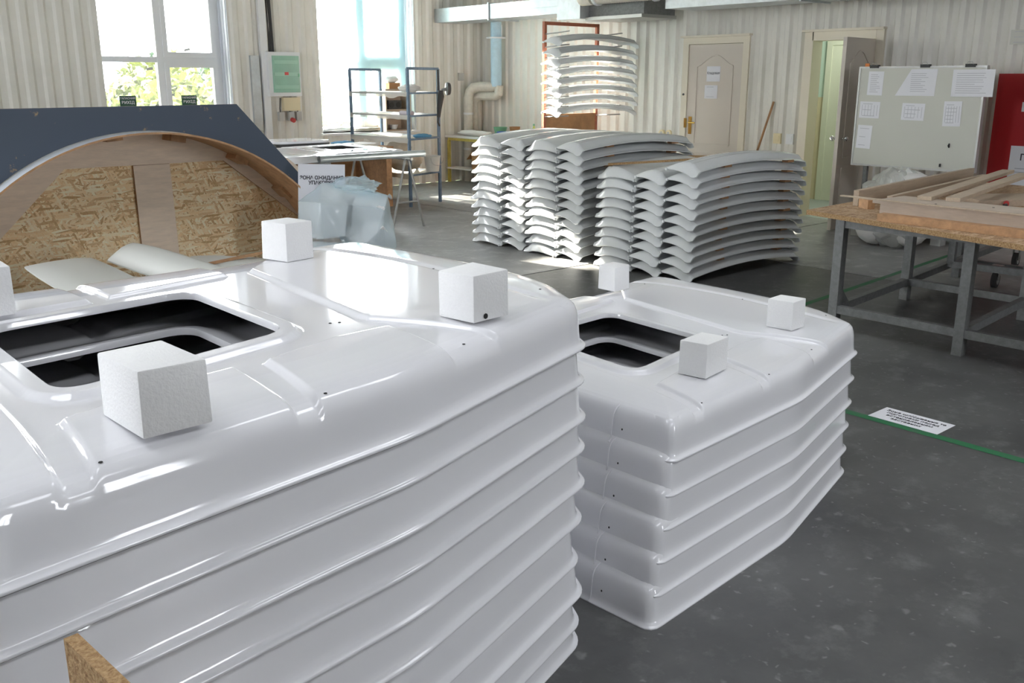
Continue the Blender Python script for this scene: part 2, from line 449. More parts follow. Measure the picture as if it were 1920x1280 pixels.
def obj(name, me, parent=None, loc=(0, 0, 0), rot=(0, 0, 0)):
    o = bpy.data.objects.new(name, me); COL.objects.link(o)
    o.location = loc; o.rotation_euler = rot
    if parent: o.parent = parent
    return o
def tag(o, label=None, cat=None, group=None, kind=None):
    if label: o['label'] = label
    if cat: o['category'] = cat
    if group: o['group'] = group
    if kind: o['kind'] = kind
    return o
def thing(name, label, cat, loc=(0, 0, 0), rotz=0.0, group=None):
    o = bpy.data.objects.new(name, None); COL.objects.link(o)
    o.location = loc; o.rotation_euler = (0, 0, rotz); o.empty_display_size = 0.1
    return tag(o, label, cat, group)
def struct(name, loc=(0, 0, 0)):
    o = bpy.data.objects.new(name, None); COL.objects.link(o); o.location = loc
    o['kind'] = 'structure'
    return o
ORD = ['lowest', 'second', 'third', 'fourth', 'fifth', 'sixth', 'seventh', 'eighth', 'ninth', 'tenth', 'eleventh', 'twelfth']
def from_top(k, n):
    i = n - 1 - k
    if i == 0: return 'topmost'
    if k == 0: return 'lowest'
    return ORD[i] + ' from top'
def text_mesh(body, size, mat, parent, loc, rot, align='CENTER', name='lettering', bold=0.0, spacing=1.0):
    cu = bpy.data.curves.new(name, 'FONT'); cu.body = body; cu.size = size
    cu.align_x = align; cu.align_y = 'CENTER'; cu.extrude = 0.0004; cu.offset = bold; cu.space_line = spacing
    t = bpy.data.objects.new('tmp_text', cu); COL.objects.link(t)
    dg = bpy.context.evaluated_depsgraph_get()
    me = bpy.data.meshes.new_from_object(t.evaluated_get(dg))
    bpy.data.objects.remove(t); bpy.data.curves.remove(cu)
    me.name = name; me.materials.clear(); me.materials.append(mat)
    return obj(name, me, parent, loc, rot)


# ================================================================== THE SETTING
# ---- floor: concrete slabs with filled joints
fl = MB().box(X0, XW + 2.2, Y0, YW, -0.20, -0.012).build('floor', joint_m)
fl['kind'] = 'structure'
XS = [X0, 1.25, 7.36, XW]; YS = [Y0, -0.30, 5.85, YW]
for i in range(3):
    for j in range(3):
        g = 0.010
        MB().box(XS[i] + g, XS[i + 1] - g, YS[j] + g, YS[j + 1] - g, -0.012, 0.0).build('slab', dusty if (i == 2 or j == 2) else concrete, fl)  # slabs towards the walls paler: dust and painted-in window light
# ---- painted floor lines
def floor_line(label, pts, w):
    mb = MB()
    n = 60
    for k in range(len(pts) - 1):
        p, q = Vector(pts[k]), Vector(pts[k + 1]); d = (q - p).normalized(); s = Vector((-d.y, d.x, 0))
        L_, R_ = [], []
        for i in range(n + 1):
            c = p.lerp(q, i / n); a = w / 2 * (1 + 0.12 * mnoise.noise(c * 6)); b = w / 2 * (1 + 0.12 * mnoise.noise(c * 6 + Vector((9, 3, 0))))
            L_.append(c + s * a); R_.append(c - s * b)
        mb.grid([L_, R_], 2, n + 1)
    o = mb.build('floor_line', paintg); o.location.z = 0.0012
    return tag(o, label, 'floor marking')
floor_line('green painted floor line beside the white notice, running past the workbench', [(4.15, -3.0, 0), (4.16, 3.70, 0)], 0.055)
floor_line('worn green painted floor line passing under the grey steel workbench', [(4.16, 3.55, 0), (6.3, 3.72, 0), (9.0, 3.95, 0)], 0.050)

# ---- corrugated walls
def corr(mb, O, D, Nn, length, z0, z1, openings, pitch, depth, flat=0.5, m=0):
    """vertical ribbed sheet along D from O; ribs stand depth proud along Nn; openings are (s0, s1, za, zb)"""
    O, D, Nn = Vector(O), Vector(D), Vector(Nn)
    br = []
    k = 0
    while k * pitch < length + pitch:
        b = k * pitch
        br += [(b, 0), (b + pitch * .26, 0), (b + pitch * .42, 1), (b + pitch * .74, 1), (b + pitch * .90, 0)]
        k += 1
    def h(s):
        for a, b in zip(br, br[1:]):
            if a[0] <= s <= b[0]:
                t = (s - a[0]) / max(1e-6, b[0] - a[0]); return (a[1] + (b[1] - a[1]) * t) * depth
        return 0
    def strip(s0, s1, za, zb):
        ss = [s0] + [b[0] for b in br if s0 < b[0] < s1] + [s1]
        pts = [O + D * s + Nn * h(s) for s in ss]
        mb.grid([[p + Vector((0, 0, za)) for p in pts], [p + Vector((0, 0, zb)) for p in pts]], 2, len(pts), m)
    cuts = sorted(set([0, length] + [c for o in openings for c in o[:2]]))
    for a, b in zip(cuts, cuts[1:]):
        mid = (a + b) / 2
        op = [o for o in openings if o[0] <= mid <= o[1]]
        if not op:
            strip(a, b, z0, z1)
        else:
            o = op[0]
            if o[2] > z0: strip(a, b, z0, o[2])
            if o[3] < z1: strip(a, b, o[3], z1)

def solid_wall(mb, axis, c0, c1, s0, s1, z0, z1, openings, m=0):
    cuts = sorted(set([s0, s1] + [c for o in openings for c in o[:2]]))
    def bx(a, b, za, zb):
        if axis == 'y': mb.box(a, b, c0, c1, za, zb, m)
        else: mb.box(c0, c1, a, b, za, zb, m)
    for a, b in zip(cuts, cuts[1:]):
        mid = (a + b) / 2
        op = [o for o in openings if o[0] <= mid <= o[1]]
        if not op: bx(a, b, z0, z1)
        else:
            if op[0][2] > z0: bx(a, b, z0, op[0][2])
            if op[0][3] < z1: bx(a, b, op[0][3], z1)

# window wall
wops = [(a, b, WZ0, WZ1) for a, b in WIN_X]
mb = MB()
corr(mb, (X0, YW, 0), (1, 0, 0), (0, -1, 0), XW - X0, 0, ZC, [(a - X0, b - X0, z0, z1) for a, b, z0, z1 in wops], 0.20, 0.026)
ww = mb.build('wall_left', wallw); ww['kind'] = 'structure'
mb = MB()
solid_wall(mb, 'y', YW + 0.03, YW + 0.40, X0, XW + 0.3, 0, ZC, wops)
o = mb.build('outer_leaf', wallo, ww)
# door wall
D1 = (7.30, 8.14); D2 = (5.57, 6.35); DZ = 2.02
dops = [(D1[0], D1[1], 0, DZ), (D2[0], D2[1], 0, DZ)]
mb = MB()
corr(mb, (XW, YW, 0), (0, -1, 0), (-1, 0, 0), YW - Y0, 0, ZC, [(YW - b, YW - a, z0, z1) for a, b, z0, z1 in dops], 0.17, 0.030)
dw = mb.build('wall_right', wallw); dw['kind'] = 'structure'
mb = MB()
solid_wall(mb, 'x', XW + 0.03, XW + 0.14, Y0, YW, 0, ZC, dops)
mb.build('inner_leaf', wallo, dw)
# back walls and ceiling (behind the camera)
mb = MB()
solid_wall(mb, 'y', Y0 - 0.3, Y0, X0, XW + 0.14, 0, ZC, [(a, b, 1.1, WZ1) for a, b in BACK_X])
wb = tag(mb.build('wall_back', wallb), kind='structure')
mb = MB()
solid_wall(mb, 'x', X0 - 0.3, X0, Y0, YW, 0, ZC, [(a, b, 1.1, WZ1) for a, b in REAR_Y])
wr = tag(mb.build('wall_rear', wallb), kind='structure')
for i, (a, b) in enumerate(BACK_X):
    w = struct('window_%d' % (6 + i), ((a + b) / 2, Y0 - 0.15, 1.1)); h = WZ1 - 1.1; W = (b - a) / 2
    MB().box(-W, -W + .07, -.03, .03, 0, h).box(W - .07, W, -.03, .03, 0, h).box(-W, W, -.03, .03, 0, .07).box(-W, W, -.03, .03, h - .07, h).box(-.04, .04, -.03, .03, 0, h).box(-W, W, -.03, .03, .9, .97).build('frame', pvc, w)
    MB().box(-W, W, -.003, .003, 0, h).build('pane', glass, w)
for i, (a, b) in enumerate(REAR_Y):
    w = struct('window_%d' % (10 + i), (X0 - 0.15, (a + b) / 2, 1.1)); h = WZ1 - 1.1; W = (b - a) / 2
    MB().box(-.03, .03, -W, -W + .07, 0, h).box(-.03, .03, W - .07, W, 0, h).box(-.03, .03, -W, W, 0, .07).box(-.03, .03, -W, W, h - .07, h).box(-.03, .03, -.04, .04, 0, h).box(-.03, .03, -W, W, .9, .97).build('frame', pvc, w)
    MB().box(-.003, .003, -W, W, 0, h).build('pane', glass, w)
mb = MB()
xs_ = sorted({X0 - 0.3, XW + 0.2} | {s[0] for s in FILL_SKYL} | {s[1] for s in FILL_SKYL}); ys_ = sorted({Y0 - 0.3, YW + 0.4} | {s[2] for s in FILL_SKYL} | {s[3] for s in FILL_SKYL})
for i in range(len(xs_) - 1):
    for j in range(len(ys_) - 1):
        if not any(s[0] <= xs_[i] < s[1] and s[2] <= ys_[j] < s[3] for s in FILL_SKYL):
            mb.box(xs_[i], xs_[i + 1], ys_[j], ys_[j + 1], ZC, ZC + 0.25)
for k, (a, b, c, d) in enumerate(FILL_SKYL):
    w = struct('window_%d' % (20 + k), ((a + b) / 2, (c + d) / 2, ZC + 0.12))  # added roof opening for fill light, out of view
    MB().box(-(b - a) / 2, (b - a) / 2, -(d - c) / 2, (d - c) / 2, 0, .006).build('pane', fill_glazing, w)
    MB().box(-.03, .03, -(d - c) / 2, (d - c) / 2, -.04, .0).build('mullion', pvc, w)
tag(mb.build('ceiling', ceil_m), kind='structure')

# ---- windows
def window(n, xa, xb, detailed=True):
    w = struct('window_%d' % n, ((xa + xb) / 2, YW + 0.27, WZ0))
    W = (xb - xa) / 2; H = WZ1 - WZ0
    t = 0.07
    zt = 1.835 - WZ0; zt2 = 2.98 - WZ0
    # reveal lining
    mb = MB()
    mb.box(-W - 0.004, -W + 0.004, -0.27, 0.12, 0, H).box(W - 0.004, W + 0.004, -0.27, 0.12, 0, H).box(-W, W, -0.27, 0.12, H - 0.004, H + 0.004)
    if detailed:
        for k in range(3):
            mb.box(W - 0.014, W - 0.004, -0.25 + 0.085 * k, -0.215 + 0.085 * k, 0, H)
            mb.box(-W + 0.004, -W + 0.014, -0.25 + 0.085 * k, -0.215 + 0.085 * k, 0, H)
    mb.build('reveal', reveal_m, w)
    MB().box(-W - 0.03, W + 0.03, -0.33, 0.0, -0.03, 0.0).build('window_sill', pvc, w)
    mb = MB()
    mb.box(-W, -W + t, 0, 0.07, 0, H).box(W - t, W, 0, 0.07, 0, H).box(-W + t, W - t, 0, 0.07, 0, t).box(-W + t, W - t, 0, 0.07, H - t, H)
    mb.build('frame', pvc, w)
    MB().box(-0.045, 0.045, -0.005, 0.072, t, H - t).build('mullion', pvc, w)
    mb = MB().box(-W + t, -0.045, 0, 0.07, zt - 0.035, zt + 0.035).box(0.045, W - t, 0, 0.07, zt - 0.035, zt + 0.035)
    mb.build('transom', pvc, w)
    mb = MB().box(-W + t, -0.045, 0, 0.07, zt2 - 0.035, zt2 + 0.035).box(0.045, W - t, 0, 0.07, zt2 - 0.035, zt2 + 0.035)
    mb.build('transom', pvc, w)
    rows = [(t, zt - 0.035), (zt + 0.035, zt2 - 0.035), (zt2 + 0.035, H - t)]
    for (za, zb) in rows:
        for side, (a, b) in enumerate(((-W + t, -0.045), (0.045, W - t))):
            if side == 1 and zb < H - 0.5:        # opening sashes on the right
                s = 0.062
                mb = MB().box(a, a + s, -0.018, 0.05, za, zb).box(b - s, b, -0.018, 0.05, za, zb).box(a + s, b - s, -0.018, 0.05, za, za + s).box(a + s, b - s, -0.018, 0.05, zb - s, zb)
                mb.build('sash', pvc, w)
                MB().box(a + s, b - s, 0.02, 0.026, za + s, zb - s).build('pane', glass, w)
            else:
                MB().box(a, b, 0.03, 0.036, za, zb).build('pane', glass, w)
    return w
WINS = [window(i + 1, a, b, i >= 3) for i, (a, b) in enumerate(WIN_X)]

# emergency-exit stickers on the fourth window's panes
for k, xs in enumerate((4.52, 5.33)):
    st = thing('exit_sticker', ['dark green sticker with white lettering on the left lower pane', 'dark green sticker with white lettering on the right lower pane'][k],
               'sticker', (xs, YW + 0.283, 1.255), 0, 'exit stickers on the window')
    MB().box(-0.105, 0.105, 0, 0.004, 0, 0.13).build('plate', signg, st)
    text_mesh('ЗАПАСНИЙ', 0.034, paper, st, (0, -0.001, 0.098), (R(90), 0, 0), bold=0.0006)
    text_mesh('ВИХІД', 0.050, paper, st, (0, -0.001, 0.045), (R(90), 0, 0), bold=0.0008)
for k, (x, z, a) in enumerate(((5.36, 1.965, 12), (4.84, 1.72, 8))):
    t_ = MB().obox((0, 0, 0), (0.085, 0.002, 0.032), (0, -a, 0)).build('tape_scrap', grey_p, loc=(x, YW + 0.285, z))
    tag(t_, ['small grey tape scrap stuck on the upper right pane', 'small grey tape scrap stuck on the lower left pane'][k], 'tape')

# plastic film hung over window 5 (the second one in view), top band left clear
W5 = WIN_X[4]
P = []
nu, nv = 26, 40
for i in range(nu):
    row = []
    for j in range(nv):
        x = W5[0] + 0.17 + (W5[1] - W5[0] - 0.19) * j / (nv - 1)
        z = 0.98 + (2.98 - 0.98) * i / (nu - 1)
        if j == 0: x += 0.10 * math.sin(z * 2.1) + (0.12 if z > 1.9 else 0)
        y = YW + 0.225 + 0.02 * mnoise.noise(Vector((x * 2.2, z * 1.1, 3))) + 0.012 * mnoise.noise(Vector((x * 7, z * 3, 8)))
        if i == 0: z += 0.05 * mnoise.noise(Vector((x * 4, 1, 2)))
        row.append((x, y, z))
    P.append(row)
fo = MB().grid(P, nu, nv).build('window_film', film_b, smooth='all')
tag(fo, 'bluish plastic film hung across the window behind the shelf rack', 'plastic film')

# ---- doors
def door_panels(o, w, h, m, face=-1, t=0.04):
    """raised mouldings on a door leaf lying in x (0..w), y thickness, z; face: side of y"""
    def rim(pts, d=0.012):
        mb = MB(); n = len(pts)
        y = -t / 2 - 0.004 if face < 0 else t / 2 + 0.004
        for i in range(n):
            mb.bar((pts[i][0], y, pts[i][1]), (pts[(i + 1) % n][0], y, pts[(i + 1) % n][1]), 0.016, d, up=(0, 1, 0))
        mb.build('moulding', m, o)
    a, b = w * 0.17, w * 0.83
    top = h - 0.27
    arch = [(a, top)] + [(a + (b - a) * k / 12, top + 0.13 * (math.sin(math.pi * k / 12) ** 1.6)) for k in range(1, 12)] + [(b, top)]
    rim([(a, 0.78)] + arch + [(b, 0.78)])
    rim([(a, 0.16), (a, 0.66), (b, 0.66), (b, 0.16)])
def door_frame(name, yc, w, parent_loc):
    f = struct(name, parent_loc)
    return f
# door 1 (shut), with its casing
d1 = struct('door_1', (XW - 0.02, D1[1], 0))
# local: x along -y
d1.rotation_euler = (0, 0, R(-90))
W1 = D1[1] - D1[0]
MB().box(0.005, W1 - 0.005, -0.02, 0.02, 0.005, DZ - 0.005).build('leaf', doorw, d1)
door_panels(d1, W1, DZ, doorw)
mb = MB().box(-0.09, 0.0, -0.035, 0.05, 0, DZ + 0.08).box(W1, W1 + 0.09, -0.035, 0.05, 0, DZ + 0.08).box(0, W1, -0.035, 0.05, DZ, DZ + 0.08)
mb.build('casing', doorf, d1)
MB().box(-0.11, W1 + 0.11, -0.075, 0.03, DZ + 0.08, DZ + 0.105).build('drip_cap', doorf, d1)
h_ = MB().box(0.045, 0.095, -0.028, -0.02, 0.90, 1.12).tube([(0.07, -0.028, 1.05), (0.07, -0.06, 1.05), (0.17, -0.062, 1.045)], 0.011)
h_.build('handle', brass, d1, smooth=True)
MB().box(-0.02, 0.012, -0.042, -0.018, 0.98, 1.10).build('strike_plate', brass, d1)
MB().tube([(-0.05, -0.046, 1.40), (-0.05, -0.034, 1.40)], 0.014).build('bolt_hole', black, d1)
# door 2: open leaf swung towards the room, and the doorway lining
d2 = struct('door_2', (XW - 0.05, D2[0] + 0.02, 0))
d2.rotation_euler = (0, 0, R(180 + 7.5))
LW = D2[1] - D2[0] - 0.01
MB().box(0, LW, -0.02, 0.02, 0.01, DZ - 0.01).build('leaf', doorw, d2)
door_panels(d2, LW, DZ, doorw, face=1)
for s in (-1, 1):
    mb = MB().tube([(LW - 0.06, s * 0.02, 0.98), (LW - 0.06, s * 0.055, 0.98)], 0.014)
    mb.lathe((0, 0, 0), [(0.0, 0.0)], 3)
    P_ = []
    for i in range(9):
        th = math.pi * i / 8
        P_.append([(LW - 0.06 + 0.028 * math.sin(th) * math.cos(2 * math.pi * j / 12), s * 0.075 - 0.028 * math.cos(th), 0.98 + 0.028 * math.sin(th) * math.sin(2 * math.pi * j / 12)) for j in range(13)])
    mb2 = MB().tube([(LW - 0.06, s * 0.02, 0.98), (LW - 0.06, s * 0.055, 0.98)], 0.014).grid(P_, 9, 13)
    mb2.build('handle', chrome, d2, smooth=True)
c2 = struct('trim_1', (XW - 0.02, D2[1], 0)); c2.rotation_euler = (0, 0, R(-90)); W2 = D2[1] - D2[0]
MB().box(-0.10, 0.012, -0.04, 0.16, 0, DZ + 0.09).build('casing_side', doorf, c2)
MB().box(W2 - 0.006, W2 + 0.09, -0.035, 0.16, 0, DZ + 0.09).build('casing_side', doorf, c2)
MB().box(0, W2, -0.04, 0.16, DZ - 0.006, DZ + 0.09).build('casing_head', doorf, c2)
MB().box(-0.12, W2 + 0.10, -0.08, 0.0, DZ + 0.09, DZ + 0.115).build('drip_cap', doorf, c2)

# ---- corridor behind door 2
XC = 11.75
def slabwall(name, x0, x1, y0, y1, par=None):
    mb = MB().box(x0, x1, y0, y1, 0, 1.36, 0).box(x0, x1, y0, y1, 1.36, 2.6, 1)
    o = mb.build(name, [ochre, mint]); o['kind'] = 'structure'; return o
slabwall('wall_corridor_back', XC, XC + 0.1, 5.0, 8.6)
slabwall('wall_corridor_end', XW + 0.14, XC, 8.6, 8.7)
slabwall('wall_corridor_near', XW + 0.14, XC, 4.9, 5.0)
tag(MB().box(XW + 0.13, XC + 0.1, 4.9, 8.7, 2.6, 2.7).build('ceiling_corridor', ceil_m), kind='structure')
tag(MB().box(XW - 0.03, XC, 4.9, 8.7, -0.01, 0.002).build('floor_corridor', nmat('corridor_floor', (0.36, 0.40, 0.38), 0.5)), kind='structure')
d3 = struct('door_3', (XC - 0.02, 7.06, 0)); d3.rotation_euler = (0, 0, R(-90))
MB().box(0, 0.80, -0.02, 0.02, 0.005, 2.02).build('leaf', doorg, d3)
door_panels(d3, 0.80, 2.02, doorg)
MB().box(-0.08, 0, -0.03, 0.02, 0, 2.10).box(0.8, 0.88, -0.03, 0.02, 0, 2.10).box(0, 0.8, -0.03, 0.02, 2.02, 2.10).build('casing', doorg, d3)
MB().tube([(0.30, -0.02, 1.10), (0.30, -0.06, 1.10)], 0.022).build('handle', chrome, d3, smooth=True)
lampc = thing('corridor_lamp', 'round lamp on the corridor ceiling behind the open door', 'lamp', (10.95, 6.3, 2.52))
glow = nmat('lamp_glow', (0.9, 1.0, 0.9), 0.5)
glow.node_tree.nodes['Principled BSDF'].inputs['Emission Color'].default_value = (0.95, 1.0, 0.88, 1)
glow.node_tree.nodes['Principled BSDF'].inputs['Emission Strength'].default_value = 34.0
MB().lathe((0, 0, 0), [(0.0, 0.0), (0.10, 0.005), (0.13, 0.03), (0.13, 0.08)], 20).build('diffuser', glow, lampc, smooth=True)

# ---- outside: lawn, hedge of bushes, an unseen block added to stop the low sun
tag(MB().box(-30, 60, YW + 0.4, 90, -0.5, -0.35).build('ground_outside', grass), kind='structure')
sh = thing('sunblocker', 'unseen plain block added outside left to stop the low sun', 'sunblocker', (-4.0, 19.5, -0.35))
MB().box(-9, 7.6, 0, 5, 0, 7.6).build('walls', sunblock_m, sh)
MB().prism([(-9.3, -0.3, 7.6), (-9.3, 5.3, 7.6), (-9.3, 2.5, 8.0)], (17.2, 0, 0)).build('roof', steel_g, sh)
def bush(x, y, h, w, mat, label, seed):
    rnd = random.Random(seed)
    t = thing('bush', label, 'bush', (x, y, -0.35), 0, 'bushes outside the windows')
    tr = MB()
    for k in range(5):
        a = rnd.uniform(0, 6.28)
        tr.tube([(0.05 * math.cos(a), 0.05 * math.sin(a), 0), (0.25 * w * math.cos(a), 0.25 * w * math.sin(a), h * .45), (0.45 * w * math.cos(a), .45 * w * math.sin(a), h * .8)], [.03, .02, .01], 5)
    tr.build('stems', bark, t)
    mb = MB()
    for k in range(5200):
        while True:
            p = Vector((rnd.uniform(-1, 1), rnd.uniform(-1, 1), rnd.uniform(-1, 1)))
            if 0.2 < p.length < 1: break
        p = Vector((p.x * w, p.y * w, h * .55 + p.z * h * .5))
        p *= 1 + 0.18 * mnoise.noise(p * 1.7 + Vector((seed, 0, 0)))
        q = Euler((rnd.uniform(-1.2, 1.2), rnd.uniform(-1.2, 1.2), rnd.uniform(0, 6.28))).to_matrix()
        s = rnd.uniform(.06, .13)
        mb.add([p + q @ Vector(c) * s for c in ((-1, 0, 0), (0, -.55, .1), (1, 0, 0), (0, .55, .1))], [(0, 1, 2, 3)])
    o = mb.build('foliage', mat, t); o['kind'] = 'stuff'
bush(6.7, 17.0, 2.15, 1.15, leaf, 'yellow-green bush outside, behind the left window pane', 1)
bush(9.25, 17.2, 2.05, 1.10, leaf, 'yellow-green bush outside, behind the right window pane', 2)
bush(8.0, 20.0, 2.35, 1.2, leaf2, 'green bush outside, between and behind the two bright bushes', 3)
bush(10.8, 20.2, 2.3, 1.2, leaf2, 'green bush outside, seen right of the bright bushes', 4)
bush(12.1, 16.8, 4.3, 1.2, leaf, 'tall yellow-green bush outside, at the left edge of the filmed window', 5)
bush(5.5, 20.2, 2.2, 1.2, leaf2, 'green bush outside, leftmost in the window', 6)

# ================================================================== ROOF SHELLS (the two white stacks)
def resample(poly, n, closed=True):
    P = np.array(poly + [poly[0]] if closed else poly, float)
    d = np.r_[0, np.cumsum(np.linalg.norm(np.diff(P, axis=0), axis=1))]
    s = np.linspace(0, d[-1], n, endpoint=False)
    return np.c_[np.interp(s, d, P[:, 0]), np.interp(s, d, P[:, 1])]
def rounded(pts):
    """pts: (x, y, radius) corners -> polyline with arcs (quadratic blends)"""
    out = []; n = len(pts)
    for i in range(n):
        p0, p, p1 = [np.array(pts[(i + k) % n][:2], float) for k in (-1, 0, 1)]; r = pts[i][2]
        a, b = p0 - p, p1 - p
        la, lb = np.linalg.norm(a), np.linalg.norm(b)
        r0, r1 = min(r, la * .48), min(r, lb * .48)
        A, B = p + a / la * r0, p + b / lb * r1
        for t in np.linspace(0, 1, 12):
            out.append(tuple((1 - t) ** 2 * A + 2 * t * (1 - t) * p + t * t * B))
    return out
OUT = rounded([(-1.515, -.380, .045), (-.712, -.254, .07), (0.008, -.006, .045), (.135, .26, .20), (.150, .60, .3), (.095, 1.275, .13),
               (-.20, 1.245, .2), (-.42, 1.165, .2), (-.75, 1.115, .3), (-1.20, 1.12, .3), (-1.50, 1.10, .10), (-1.585, .55, .3), (-1.565, .0, .2)])
HATCH = rounded([(-.748, .172, .075), (-.752, .722, .075), (-1.262, .648, .075), (-1.262, .045, .075)])
HC = np.array([-1.0, .40])
def ray_hit(poly, c, ang):
    P = np.array(poly); Q = np.roll(P, -1, axis=0)
    res = np.zeros(len(ang))
    for k, a in enumerate(ang):
        d = np.array([math.cos(a), math.sin(a)])
        e = Q - P; w = P - c
        den = d[0] * e[:, 1] - d[1] * e[:, 0]
        den = np.where(np.abs(den) < 1e-12, 1e-12, den)
        t = (w[:, 0] * e[:, 1] - w[:, 1] * e[:, 0]) / den
        s = (w[:, 0] * d[1] - w[:, 1] * d[0]) / den
        ok = (s >= -1e-9) & (s <= 1 + 1e-9) & (t > 0)
        res[k] = t[ok].max()
    return res
def poly_dist(pts, poly):
    P = np.array(poly); Q = np.roll(P, -1, axis=0); best = np.full(len(pts), 9.0)
    for a, b in zip(P, Q):
        e = b - a; l2 = (e ** 2).sum()
        if l2 < 1e-14: continue
        t = np.clip(((pts - a) @ e) / l2, 0, 1)
        best = np.minimum(best, np.linalg.norm(pts - (a + t[:, None] * e), axis=1))
    return best
def sstep(x, w):
    t = np.clip(x / w, 0, 1); return t * t * (3 - 2 * t)
def convex_in(pts, poly):
    """positive inside a convex polygon: smallest distance to its edge lines"""
    P = np.array(poly, float); c = P.mean(axis=0); best = np.full(len(pts), 9.0)
    for a, b in zip(P, np.roll(P, -1, axis=0)):
        e = (b - a) / np.linalg.norm(b - a); n = np.array([-e[1], e[0]])
        if (c - a) @ n < 0: n = -n
        best = np.minimum(best, (pts - a) @ n)
    return best
PLATEAUS = [
    [(-.635, .74), (-.618, .265), (-.555, .165), (-.500, -.25), (.4, -.25), (.4, 1.6), (-.44, 1.6), (-.50, .90)],       # right field
    [(-.893, .000), (-.925, -.36), (-.545, -.36), (-.555, .070), (-.70, .062)],                                          # near, middle
    [(-1.296, -.050), (-1.328, -.45), (-.965, -.45), (-.955, .020), (-1.08, -.020)],                                     # near, left
    [(-1.350, -.060), (-1.372, -.50), (-1.9, -.50), (-1.9, 1.7), (-1.36, 1.7), (-1.338, .70)],                           # left field
    [(-.930, .800), (-.935, 1.4), (-.585, 1.4), (-.572, .885)],                                                          # far, middle
    [(-1.30, .745), (-1.30, 1.4), (-.985, 1.4), (-.975, .790)],                                                          # far, left
]
def top_height(pts, fine=True):
    h = np.full(len(pts), .1245)
    pl = np.zeros(len(pts))
    for p in PLATEAUS:
        pl = np.maximum(pl, sstep(convex_in(pts, p) + .004, .014))
    h += .012 * pl
    dh = poly_dist(pts, HATCH)
    h = np.maximum(h, .1245 + .013 * (1 - sstep(dh - .030, .022)))
    # bracket recess with two screw holes
    rec = convex_in(pts, [(-.66, .235), (-.575, .215), (-.585, .155), (-.665, .175)])
    h -= .013 * sstep(rec + .006, .014) * pl
    # groove parallel to the right-hand end
    ug = -.075 - .10 * np.clip((pts[:, 1] - .55) / .6, 0, 1) ** 2 - .02 * np.clip((.55 - pts[:, 1]) / .5, 0, 1)
    gv = sstep(pts[:, 1] - .03, .1)
    h -= .007 * np.exp(-((pts[:, 0] - ug) / .013) ** 2) * gv
    # slight crown
    h += .006 * (1 - ((pts[:, 0] + .7) / .9) ** 2) * (1 - ((pts[:, 1] - .4) / .9) ** 2)
    return h
PROF = [(.010, -.0065), (.0010, -.0060), (0.0, -.0048), (0.0, -.0006), (.0010, .0004), (.0045, .0016), (.0085, .0035), (.0120, .0070), (.0142, .0120), (.0160, .0225), (.0176, .0400), (.0192, .0600), (.0212, .0770),
        (.0246, .0905), (.0312, .1020), (.0420, .1108), (.0560, .1170), (.0730, .1206), (.096, .1234), (.132, .1260), (.17, .1282), (.22, .130)]
NWALL = 16
def shell_mesh(N, rows, name, inner=False):
    O = resample(OUT, N)
    rel = O - HC; ang = np.arctan2(rel[:, 1], rel[:, 0]); ro = np.linalg.norm(rel, axis=1)
    rh = ray_hit(HATCH, HC, ang)
    dirv = rel / ro[:, None]
    tan = np.roll(O, -1, axis=0) - np.roll(O, 1, axis=0); tan /= np.linalg.norm(tan, axis=1)[:, None]
    nin = np.c_[-tan[:, 1], tan[:, 0]]
    sgn = np.sign((nin * -rel).sum(axis=1)); nin *= sgn[:, None]
    cosa = np.clip((nin * -dirv).sum(axis=1), .45, 1)
    off = .006 if inner else 0.0
    V = []
    cosa = np.array([cosa[np.arange(i - 6, i + 7) % N].mean() for i in range(N)])
    for d, z in PROF[:NWALL]:
        V.append(np.c_[O - dirv * ((d + off) / cosa)[:, None], np.full(N, z)])
    dlast = (PROF[NWALL - 1][0] + off) / cosa
    r0 = ro - dlast; r1 = rh + off
    for k in range(1, rows + 1):
        s = k / rows
        r = r0 + (r1 - r0) * s
        V.append(np.c_[HC + dirv * r[:, None], np.full(N, .130)])
    flat = np.concatenate(V)
    h = top_height(flat[:, :2])
    dd = poly_dist(flat[NWALL * N:, :2], OUT)
    flat[NWALL * N:, 2] = np.interp(dd, [a for a, b in PROF[3:]], [b for a, b in PROF[3:]])
    # the creased strip on the front face: shallow proud band
    flat[:, 2] += (h - .130) * sstep(flat[:, 2] - .082, .026)
    if inner: flat[:, 2] -= .004 + .016 * sstep(flat[:, 2] - .060, .03)
    rowsn = len(V)
    if not inner:      # turned-down lip around the hatch
        q = flat[(rowsn - 1) * N:].copy()
        for dz, dr in ((-.004, .002), (-.018, .003)):
            qq = q.copy(); qq[:, 2] += dz; qq[:, :2] -= dirv * dr
            flat = np.concatenate([flat, qq]); rowsn += 1
    faces = []
    for k in range(rowsn - 1):
        a = k * N; b = (k + 1) * N
        for i in range(N):
            j = (i + 1) % N
            faces.append((a + i, a + j, b + j, b + i))
    me = bpy.data.meshes.new(name)
    me.from_pydata(flat.tolist(), [], faces)
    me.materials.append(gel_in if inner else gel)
    me.polygons.foreach_set('use_smooth', [True] * len(me.polygons))
    me.set_sharp_from_angle(angle=R(46))
    me.update()
    return me
me_top = shell_mesh(1400, 180, 'roof_skin')
me_low = shell_mesh(300, 26, 'roof_skin_plain')
me_in = shell_mesh(260, 22, 'roof_inner', inner=True)

